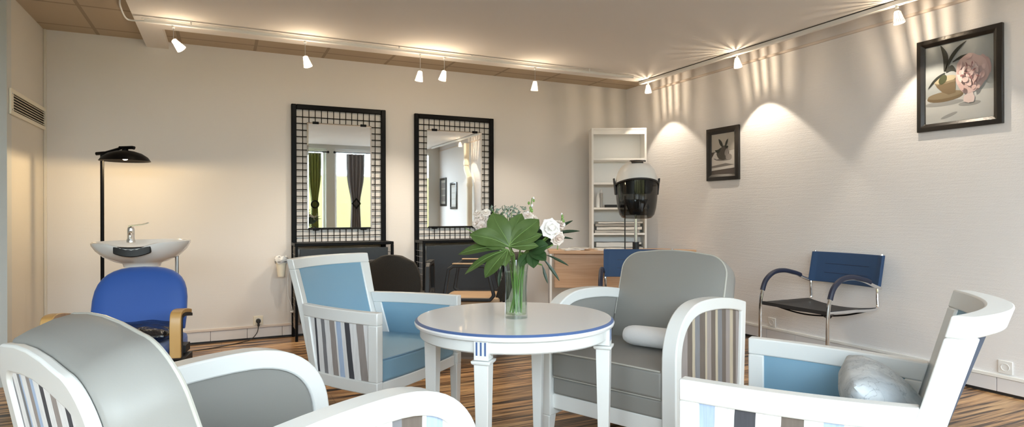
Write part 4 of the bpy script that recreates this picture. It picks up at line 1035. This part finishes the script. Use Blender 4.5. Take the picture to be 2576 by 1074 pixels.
bm = BM(); tube(bm, [(0, -.02, ZH-.10), (0, -.02, .80)], .015, 12); tube(bm, [(0, -.02, .82), (0, -.02, .06)], .021, 12); obj('pole', bm, chrome, t)
bm = BM(); tube(bm, [(0, -.02, .80), (0, -.02, .88)], .030, 12); tube(bm, [(-.05, -.02, .85), (.0, -.02, .85)], .012, 8); obj('clamp', bm, black_matt, t)
bm = BM(); tube(bm, [(.104, .0, ZH-.10), (.104, .0, .60)], .006, 7); obj('rod', bm, black_matt, t)
bm = BM()
for k in range(5):
    a = 2*PI*k/5+.3; tube(bm, [(0, -.02, .075), (.15*math.cos(a), -.02+.15*math.sin(a), .065), (.24*math.cos(a), -.02+.24*math.sin(a), .05)], .016, 8)
    bmesh.ops.create_uvsphere(bm, u_segments=12, v_segments=8, radius=.025, matrix=Matrix.Translation((.235*math.cos(a), -.02+.235*math.sin(a), .025)))
obj('castor_base', bm, black_matt, t)

# ------------------------------------------------------------------ pictures on the right wall (local: y along the wall to our right = -Y world, z up, x out of the wall)
def poly2(bm, pts, lift, mi, F):
    f = bm.faces.new([bm.verts.new(F(u, v, lift)) for u, v in pts]); f.material_index = mi
def blob(cx, cy, rx, ry, n=22, rot=0., wob=0., seed=0):
    rnd = random.Random(seed); ph = rnd.uniform(0, 6); out = []
    for k in range(n):
        a = 2*PI*k/n; q = 1+wob*math.sin(3*a+ph)+wob*.6*math.sin(7*a+ph*2); x, y = rx*q*math.cos(a), ry*q*math.sin(a)
        out.append((cx+x*math.cos(rot)-y*math.sin(rot), cy+x*math.sin(rot)+y*math.cos(rot)))
    return out
def blade(x0, y0, x1, y1, w, bend=0.):
    dx, dy = x1-x0, y1-y0; L = math.hypot(dx, dy); nx, ny = -dy/L, dx/L; a, b = [], []
    for i in range(11):
        u = i/10; c = bend*math.sin(PI*u); ww = w*math.sin(PI*min(1, u*.9+.08))**.8
        a.append((x0+dx*u+nx*(c+ww), y0+dy*u+ny*(c+ww))); b.append((x0+dx*u+nx*(c-ww), y0+dy*u+ny*(c-ww)))
    return a+b[::-1]
P_bg = mat('print_pale_grey', (.36, .385, .385), .6); P_tab = mat('print_table_grey', (.50, .51, .50), .6); P_shade = mat('print_soft_shadow', (.30, .305, .30), .6)
P_bowl = mat('print_tan', (.155, .11, .058), .6); P_bowl2 = mat('print_light_tan', (.21, .165, .10), .6); P_bowl3 = mat('print_cream', (.44, .38, .25), .6); P_leaf = mat('print_dark_leaf', (.012, .016, .010), .6); P_leaf2 = mat('print_olive', (.05, .06, .02), .6)
P_pk = [mat('print_pink_%s' % k, c, .6) for k, c in (('pale', (.58, .43, .41)), ('mid', (.50, .35, .335)), ('rose', (.40, .25, .24)), ('light', (.66, .54, .52)), ('deep', (.25, .11, .11)))]
P_wall = mat('print_beige', (.50, .47, .42), .6); P_cloth = mat('print_cloth', (.66, .63, .60), .6); P_fold = mat('print_fold', (.22, .20, .19), .6); P_wood = mat('print_brown', (.085, .065, .055), .6); P_pot = mat('print_pot', (.075, .065, .055), .6); P_egg = mat('print_stone', (.34, .31, .29), .6)
def picture(label, yc, zc, w, h, fwid, art, mats, grp=None):
    t = thing('framed_picture', label, 'picture', (XR, yc, zc), 0, grp)
    o = [(-w/2, -h/2), (w/2, -h/2), (w/2, h/2), (-w/2, h/2)]; i1 = offset_poly(o, fwid*.55); i2 = offset_poly(o, fwid)
    bm = BM()
    q = [[bm.verts.new((x, -u, v)) for u, v in P] for P, x in ((o, 0), (o, -.022), (i1, -.030), (i2, -.014), (i2, 0))]
    for a in range(4):
        for k in range(4): bm.faces.new((q[a][k], q[a][(k+1) % 4], q[a+1][(k+1) % 4], q[a+1][k]))
    obj('frame', bm, frame_dark, t, bevel=.003)
    iw_, ih_ = w-2*fwid, h-2*fwid; bm = BM()
    F = lambda u, v, l: (-.006-l*.0004, -(u-.5)*iw_, (v-.5)*ih_)
    art(bm, F); obj('print', bm, mats, t, smooth=False)
    bm = BM(); box(bm, -.0135, -.0115, -iw_/2-.003, iw_/2+.003, -ih_/2-.003, ih_/2+.003); obj('glass', bm, picture_glass, t, smooth=False)
    return t
def art_peony(bm, F):
    poly2(bm, [(0, 0), (1, 0), (1, 1), (0, 1)], 0, 0, F)
    poly2(bm, [(0, 0), (1, 0), (1, .34), (.6, .36), (.3, .31), (0, .33)], 1, 1, F)
    poly2(bm, blob(.28, .245, .30, .035), 2, 2, F); poly2(bm, blob(.66, .20, .16, .03), 2, 2, F); poly2(bm, blob(.36, .08, .13, .02, rot=.25), 2, 2, F)
    poly2(bm, blob(.30, .325, .275, .062, rot=.03), 3, 3, F); poly2(bm, blob(.30, .348, .265, .045, rot=.03), 4, 4, F)
    poly2(bm, [(.14, .52), (.46, .545), (.46, .36), (.36, .345), (.26, .39), (.18, .46)], 5, 3, F)
    poly2(bm, blob(.30, .545, .17, .045, rot=.10), 6, 5, F); poly2(bm, [(.14, .52), (.2, .5), (.34, .52), (.46, .53), (.46, .50), (.3, .49), (.18, .485)], 7, 4, F)
    for a in ((.30, .63, .04, .46, .018, -.02), (.30, .65, .24, .99, .040, -.045), (.31, .65, .62, .98, .028, .045), (.42, .75, .73, .80, .018, .02), (.32, .64, .47, .62, .035, .05)): poly2(bm, blade(*a), 8, 6, F)
    poly2(bm, blob(.27, .55, .07, .05, rot=.7), 9, 7, F)
    poly2(bm, blob(.69, .57, .235, .245, wob=.05, seed=3), 10, 8, F); poly2(bm, blob(.86, .60, .10, .17, wob=.08, seed=8), 9, 9, F); poly2(bm, blob(.66, .27, .08, .07, wob=.1, seed=5), 9, 11, F)
    rnd = random.Random(11)
    for k in range(60):
        a = rnd.uniform(0, 2*PI); r = rnd.uniform(.02, .20)*(1 if k < 40 else .7); cx, cy = .69+r*math.cos(a), .57+r*math.sin(a)*1.05
        poly2(bm, blob(cx, cy, rnd.uniform(.025, .06), rnd.uniform(.012, .035), 12, a+PI/2+rnd.uniform(-.5, .5), .12, k), 11+k, [8, 11, 9, 8, 10, 11, 9][k % 7], F)
    for k in range(9):
        a = rnd.uniform(0, 6); r = rnd.uniform(.03, .13); poly2(bm, blob(.70+r*math.cos(a), .56+r*math.sin(a), .03, .008, 10, a, .2, k), 75+k, 12, F)
def art_pot(bm, F):
    poly2(bm, [(0, 0), (1, 0), (1, 1), (0, 1)], 0, 0, F); poly2(bm, [(0, 0), (1, 0), (1, .58), (0, .56)], 1, 3, F)
    poly2(bm, [(0, .10), (.98, .14), (1, .58), (.80, .57), (.14, .55), (0, .42)], 2, 1, F)
    poly2(bm, [(0, .165), (.55, .19), (.98, .215), (.62, .265), (.3, .24), (0, .22)], 3, 2, F); poly2(bm, [(0, .11), (.9, .135), (.98, .155), (.98, .17), (.5, .16), (0, .14)], 4, 1, F); poly2(bm, [(0, 0), (1, 0), (1, .12), (.5, .09), (0, .075)], 4, 3, F)
    poly2(bm, blob(.18, .375, .09, .014, rot=-.3), 4, 2, F); poly2(bm, blob(.5, .36, .28, .03), 4, 2, F)
    poly2(bm, blob(.50, .50, .27, .15, wob=.03, seed=2), 5, 4, F); poly2(bm, blob(.56, .60, .16, .10), 6, 4, F); poly2(bm, blob(.66, .53, .10, .075, rot=.8), 7, 5, F); poly2(bm, blob(.75, .415, .13, .075), 8, 5, F)
    poly2(bm, blade(.50, .67, .32, .87, .05, .0), 9, 6, F); poly2(bm, blade(.60, .67, .72, .85, .04), 9, 6, F); poly2(bm, blade(.42, .64, .16, .60, .045, .05), 9, 6, F); poly2(bm, blade(.60, .655, .74, .66, .03), 9, 6, F)
picture('large dark framed picture of a pink peony leaning on a bowl', 2.378, 2.022, .52, .632, .052, art_peony, [P_bg, P_tab, P_shade, P_bowl, P_bowl2, P_bowl3, P_leaf, P_leaf2]+P_pk)
picture('small dark framed picture of a leafy round pot on folded cloth', 4.484, 1.725, .424, .518, .060, art_pot, [P_wall, P_cloth, P_fold, P_wood, P_pot, P_egg, P_leaf])
# two further frames that are only seen in the right mirror
def art_plain(bm, F):
    poly2(bm, [(0, 0), (1, 0), (1, 1), (0, 1)], 0, 0, F)
    for k in range(3): poly2(bm, [(.08, .1+.28*k), (.92, .1+.28*k), (.92, .33+.28*k), (.08, .33+.28*k)], 1, 1, F)
picture('dark framed pale print seen only in the right mirror, nearer its middle', -.06, 1.52, .40, .56, .05, art_plain, [P_cloth, white_paint])
picture('dark framed print seen only at the left edge of the right mirror', -.72, 1.62, .40, .62, .05, art_plain, [P_wall, P_fold])
# boxed pipe on the right wall, seen in the right mirror
t = thing('wall_pipe', 'cream downpipe with an elbow on the right wall, seen in the right mirror', 'pipe', (XR-.09, 1.05, 0))
bm = BM(); tube(bm, smooth_path([(0, 0, .0), (0, 0, 1.0), (0, 0, 1.75), (0, -.02, 1.85), (0, -.13, 1.98), (0, -.15, 2.08), (0, -.15, 2.52)], 6), .055, 16); obj('pipe_run', bm, cream_plastic, t)
for p in ((0, 0, 1.70), (0, -.15, 2.12)):
    bm = BM(); tube(bm, [(p[0], p[1], p[2]-.03), (p[0], p[1], p[2]+.03)], .062, 16); obj('collar', bm, cream_plastic, t)

# ------------------------------------------------------------------ track lights
def rail(name, label, p0, p1, grp):
    t = thing(name, label, 'light track', (0, 0, 0), 0, grp); p0, p1 = Vector(p0), Vector(p1); d = (p1-p0).normalized(); s = Vector((-d.y, d.x, 0))
    def bar(bm, w0, w1, z0, z1, a=0., b=0.):
        q0, q1 = p0+d*a, p1-d*b
        hexa(bm, [q0+s*w0+Vector((0, 0, z0)), q1+s*w0+Vector((0, 0, z0)), q1+s*w1+Vector((0, 0, z0)), q0+s*w1+Vector((0, 0, z0))], [q0+s*w0+Vector((0, 0, z1)), q1+s*w0+Vector((0, 0, z1)), q1+s*w1+Vector((0, 0, z1)), q0+s*w1+Vector((0, 0, z1))])
    return t, bar
t, bar = rail('light_track', 'long white light track on the ceiling in front of the back wall', (-.50, 5.115, 0), (3.84, 5.14, 0), 'white ceiling light tracks')
bm = BM(); bar(bm, -.013, .013, 2.536, 2.556); obj('track_bar', bm, rail_m, t, bevel=.003)
bm = BM(); bar(bm, .05, .066, 2.572, 2.5825, -.02, -.05); obj('shadow_line_strip', bm, soffit_m, t, bevel=.002)  # strip added to draw the track's shadow line on the ceiling
for x in (-.2, 1.38, 2.05, 3.3):
    bm = BM(); tube(bm, [(x, 5.125, 2.554), (x, 5.125, 2.5825)], .006, 8); obj('standoff', bm, rail_m, t)
t, bar = rail('light_track', 'white light track on the ceiling along the right wall', (4.13, 5.40, 0), (4.13, -.6, 0), 'white ceiling light tracks')
bm = BM(); bar(bm, -.018, .018, 2.548, 2.582); obj('track_bar', bm, rail_m, t, bevel=.003)
bm = BM(); bar(bm, .0181, .0195, 2.550, 2.556); bar(bm, -.0195, -.0181, 2.576, 2.5815); obj('seam', bm, frame_dark, t, smooth=False)

glow_glass = mat('glowing_frosted_glass', (.95, .9, .82), .4, emit=(1, .88, .70), estr=1.5)
_n, _l, _b = nodes(glow_glass); _t = _n.new('ShaderNodeBsdfTransparent'); _t.inputs['Color'].default_value = (1, .95, .88, 1); _x = _n.new('ShaderNodeMixShader'); _x.inputs['Fac'].default_value = .45
_l.new(_t.outputs[0], _x.inputs[1]); _l.new(_b.outputs[0], _x.inputs[2]); _l.new(_x.outputs[0], _n['Material Output'].inputs['Surface'])
def spot(label, base, stem, tilt_to, light, blend=.6, angle=115, energy=34, scal=1., grp='spot heads on the back track', cage=False, src=.006, glow=9):
    """base: point under the track; stem length; tilt_to: direction the lamp shines"""
    t = thing('track_spotlight', label, 'spotlight', base, 0, grp)
    bm = BM(); tube(bm, [(0, 0, 0), (0, 0, -.018)], .010, 10); obj('track_adapter', bm, rail_m, t)
    bm = BM(); tube(bm, [(0, 0, -.015), (0, 0, -stem)], .0028, 7); bmesh.ops.create_uvsphere(bm, u_segments=10, v_segments=8, radius=.007, matrix=Matrix.Translation((0, 0, -stem))); obj('stem', bm, steel, t)
    d = Vector(tilt_to).normalized(); M = Matrix.Translation((0, 0, -stem)) @ d.to_track_quat('Z', 'Y').to_matrix().to_4x4()
    bm = BM(); k = scal
    lathe(bm, [(.011*k, -.002), (.018*k, .004), (.020*k, .022*k), (.026*k, .050*k), (.034*k, .082*k), (.035*k, .086*k), (.032*k, .086*k), (.024*k, .050*k), (.017*k, .020*k), (.001, .012*k)], 24, M=M); obj('shade', bm, glow_glass, t, ang=60)
    bm = BM(); lathe(bm, [(.001, .050*k), (.012*k, .052*k), (.015*k, .062*k), (.012*k, .074*k), (.001, .078*k)], 16, M=M); obj('bulb', bm, bulb_m, t)
    if cage:
        bm = BM()
        for q in range(18):
            a = 2*PI*q/18; tube(bm, [M @ Vector((r_*k*math.cos(a), r_*k*math.sin(a), z_*k)) for r_, z_ in ((.0205, .006), (.0222, .022), (.0282, .050), (.0362, .082))], .0027, 5)
        obj('shade_ribs', bm, rail_m, t)
    if light:
        ld = bpy.data.lights.new('halogen', 'SPOT'); ld.energy = energy; ld.color = (1, .86, .68); ld.spot_size = math.radians(angle); ld.spot_blend = blend; ld.shadow_soft_size = src
        lo = bpy.data.objects.new('halogen', ld); COL.objects.link(lo); lo.parent = t
        lo.matrix_local = Matrix.Translation(Vector((0, 0, -stem))+d*.096*k) @ (-d).to_track_quat('Z', 'Y').to_matrix().to_4x4()
        pd = bpy.data.lights.new('halogen_glow', 'POINT'); pd.energy = glow; pd.color = (1, .88, .72); pd.shadow_soft_size = .003 if cage else .012
        po = bpy.data.objects.new('halogen_glow', pd); COL.objects.link(po); po.parent = t; po.location = Vector((0, 0, -stem))+d*.040*k
    return t
Zt = 2.537
spot('leftmost spotlight head on the back track, tilted to the right', (-.315, 5.12, Zt), .105, (.62, -.10, -.78), True, energy=20, glow=6)
spot('second spotlight head from the left on the back track', (.61, 5.123, Zt), .125, (.25, -.12, -.96), True)
spot('middle spotlight head of the back track, left of the close pair', (1.565, 5.128, Zt), .15, (-.12, .1, -1), True)
spot('right one of the close pair of spotlight heads on the back track', (1.785, 5.128, Zt), .125, (-.22, .05, -1), True)
spot('rightmost spotlight head on the back track', (2.695, 5.133, Zt), .135, (-.05, .1, -1), True)
RG = 'spot heads on the right track'
spot('farthest spotlight head on the right track, in the room corner', (4.13, 5.27, 2.55), .03, (.06, -.05, -1), True, grp=RG, cage=True, glow=16, energy=22, angle=88, blend=.25)
spot('middle spotlight head on the right track, above the small picture', (4.13, 4.02, 2.55), .03, (.10, -.10, -1), True, grp=RG, cage=True, glow=16, energy=30, angle=80, blend=.22)
spot('nearest spotlight head on the right track, before the large picture', (4.13, 2.60, 2.55), .04, (.12, -.12, -1), True, grp=RG, cage=True, glow=16, energy=26, angle=84, blend=.35)
spot('added spotlight head on the right track, in view only in the right mirror', (4.13, 1.10, 2.55), .04, (.10, -.10, -1), True, grp=RG, cage=True, glow=16, energy=26, angle=84, blend=.35)  # extra head beyond the frame, added to brighten wall and ceiling
# white cable at the left end of the lowered ceiling
bm = BM(); tube(bm, smooth_path([(-.62, 4.92, 2.640), (-.635, 5.02, 2.61), (-.62, 5.14, 2.565), (-.585, 5.17, 2.555), (-.50, 5.13, 2.55)], 8), .006, 8)
tag(obj('ceiling_cable', bm, white_plastic), 'white cable looping up to the ceiling at the left end of the track', 'cord')

# ------------------------------------------------------------------ curtains at the windows (seen in the left mirror)
def curtain(label, x0, x1, m, tie, diamond):
    xc = (x0+x1)/2; t = thing('tied_curtain', label, 'curtain', (xc, YW+.09, 0), 0, 'curtains at the street windows')
    def F(u, v, k):
        z = .06+v*(2.40-.06); zt = 1.33
        q = 1-.52*math.exp(-((z-zt)/.42)**2) if z > zt else .48+.20*min(1, (zt-z)/.9)
        return (u*(x1-x0)/2*q, .030*math.sin(u*15+.6)*(.5+.5*q)+k*.004, z)
    bm = BM(); slab(bm, F, lin(-1, 1, 61), lin(0, 1, 26), -.5, .5); obj('cloth', bm, m, t, ang=80)
    bm = BM()
    if diamond:
        P = [(0, .12), (.10, 0), (0, -.12), (-.10, 0)]; ring_prism(bm, P, offset_poly(P, .028), lambda x, z: (x, .055, tie+z), lambda x, z: (x, .075, tie+z))
    else:
        P = [(.085*math.cos(2*PI*k/24), .085*math.sin(2*PI*k/24)) for k in range(24)]; ring_prism(bm, P, offset_poly(P, .028), lambda x, z: (x, .055, tie+z), lambda x, z: (x, .075, tie+z))
    obj('tieback', bm, black, t, bevel=.003)
    return t
curtain('olive green tied curtain seen in the left mirror', 1.58, 1.86, green_curtain, 1.34, False)
curtain('charcoal tied curtain with a diamond tieback seen in the left mirror', 2.36, 2.74, grey_curtain, 1.36, True)
for k, (a, b) in enumerate(((1.50, 1.99), (2.12, 3.0))):
    t = thing('curtain_rod', ['short black curtain rod over the olive curtain', 'black curtain rod over the charcoal curtain'][k], 'curtain rod', (a, YW+.09, 2.42), 0, 'curtain rods over the windows')
    bm = BM(); tube(bm, [(0, 0, 0), (b-a, 0, 0)], .012, 10); obj('rod', bm, black, t)
    bm = BM(); bmesh.ops.create_uvsphere(bm, u_segments=12, v_segments=8, radius=.026, matrix=Matrix.Translation((b-a, 0, 0))); bmesh.ops.create_uvsphere(bm, u_segments=12, v_segments=8, radius=.026); obj('finial', bm, black, t)
    bm = BM(); tube(bm, [(.1, 0, 0), (.1, -.09, 0)], .008, 8); tube(bm, [(b-a-.1, 0, 0), (b-a-.1, -.09, 0)], .008, 8); obj('wall_bracket', bm, black, t)

# ------------------------------------------------------------------ light
w = bpy.data.worlds.new('World'); S.world = w; w.use_nodes = True
bg = w.node_tree.nodes['Background']; bg.inputs['Color'].default_value = (.80, .90, 1.0, 1); bg.inputs['Strength'].default_value = 15.0
for k, (a, b) in enumerate(OPEN):
    ld = bpy.data.lights.new('daylight_portal', 'AREA'); ld.shape = 'RECTANGLE'; ld.size = b-a; ld.size_y = WZ1-WZ0; ld.cycles.is_portal = True
    lo = bpy.data.objects.new('daylight_portal', ld); COL.objects.link(lo); lo.location = ((a+b)/2, YW-.21, (WZ0+WZ1)/2); lo.rotation_euler = (PI/2, 0, 0)
ld = bpy.data.lights.new('lamp_light', 'POINT'); ld.energy = 15; ld.color = (1, .73, .40); ld.shadow_soft_size = .02
lo = bpy.data.objects.new('lamp_light', ld); COL.objects.link(lo); lo.location = (LX+cs.x, LY+cs.y, 1.545)

# ------------------------------------------------------------------ camera
cam = bpy.data.cameras.new('Camera'); co = bpy.data.objects.new('Camera', cam); COL.objects.link(co); S.camera = co
cam.sensor_fit = 'HORIZONTAL'; cam.sensor_width = 36; cam.lens = 36*1533.14/2576; cam.clip_start = .05
cam.shift_y = -(537-536.23)/2576
yaw = .44506; roll = .0026
fwv = Vector((math.sin(yaw), math.cos(yaw), 0)); rtv = Vector((math.cos(yaw), -math.sin(yaw), 0)); upv = Vector((0, 0, 1))
r2 = rtv*math.cos(-roll)+upv*math.sin(-roll); u2 = -rtv*math.sin(-roll)+upv*math.cos(-roll)
co.matrix_world = Matrix(((r2.x, u2.x, -fwv.x, 0), (r2.y, u2.y, -fwv.y, 0), (r2.z, u2.z, -fwv.z, 1.15), (0, 0, 0, 1)))

S.view_settings.view_transform = 'Standard'; S.view_settings.look = 'None'; S.view_settings.gamma = 1; S.view_settings.exposure = .17
S.view_settings.use_curve_mapping = False
S.cycles.use_denoising = True; S.cycles.max_bounces = 10; S.cycles.diffuse_bounces = 6; S.cycles.transparent_max_bounces = 16
S.cycles.sample_clamp_indirect = 8; S.cycles.caustics_reflective = False; S.cycles.caustics_refractive = False
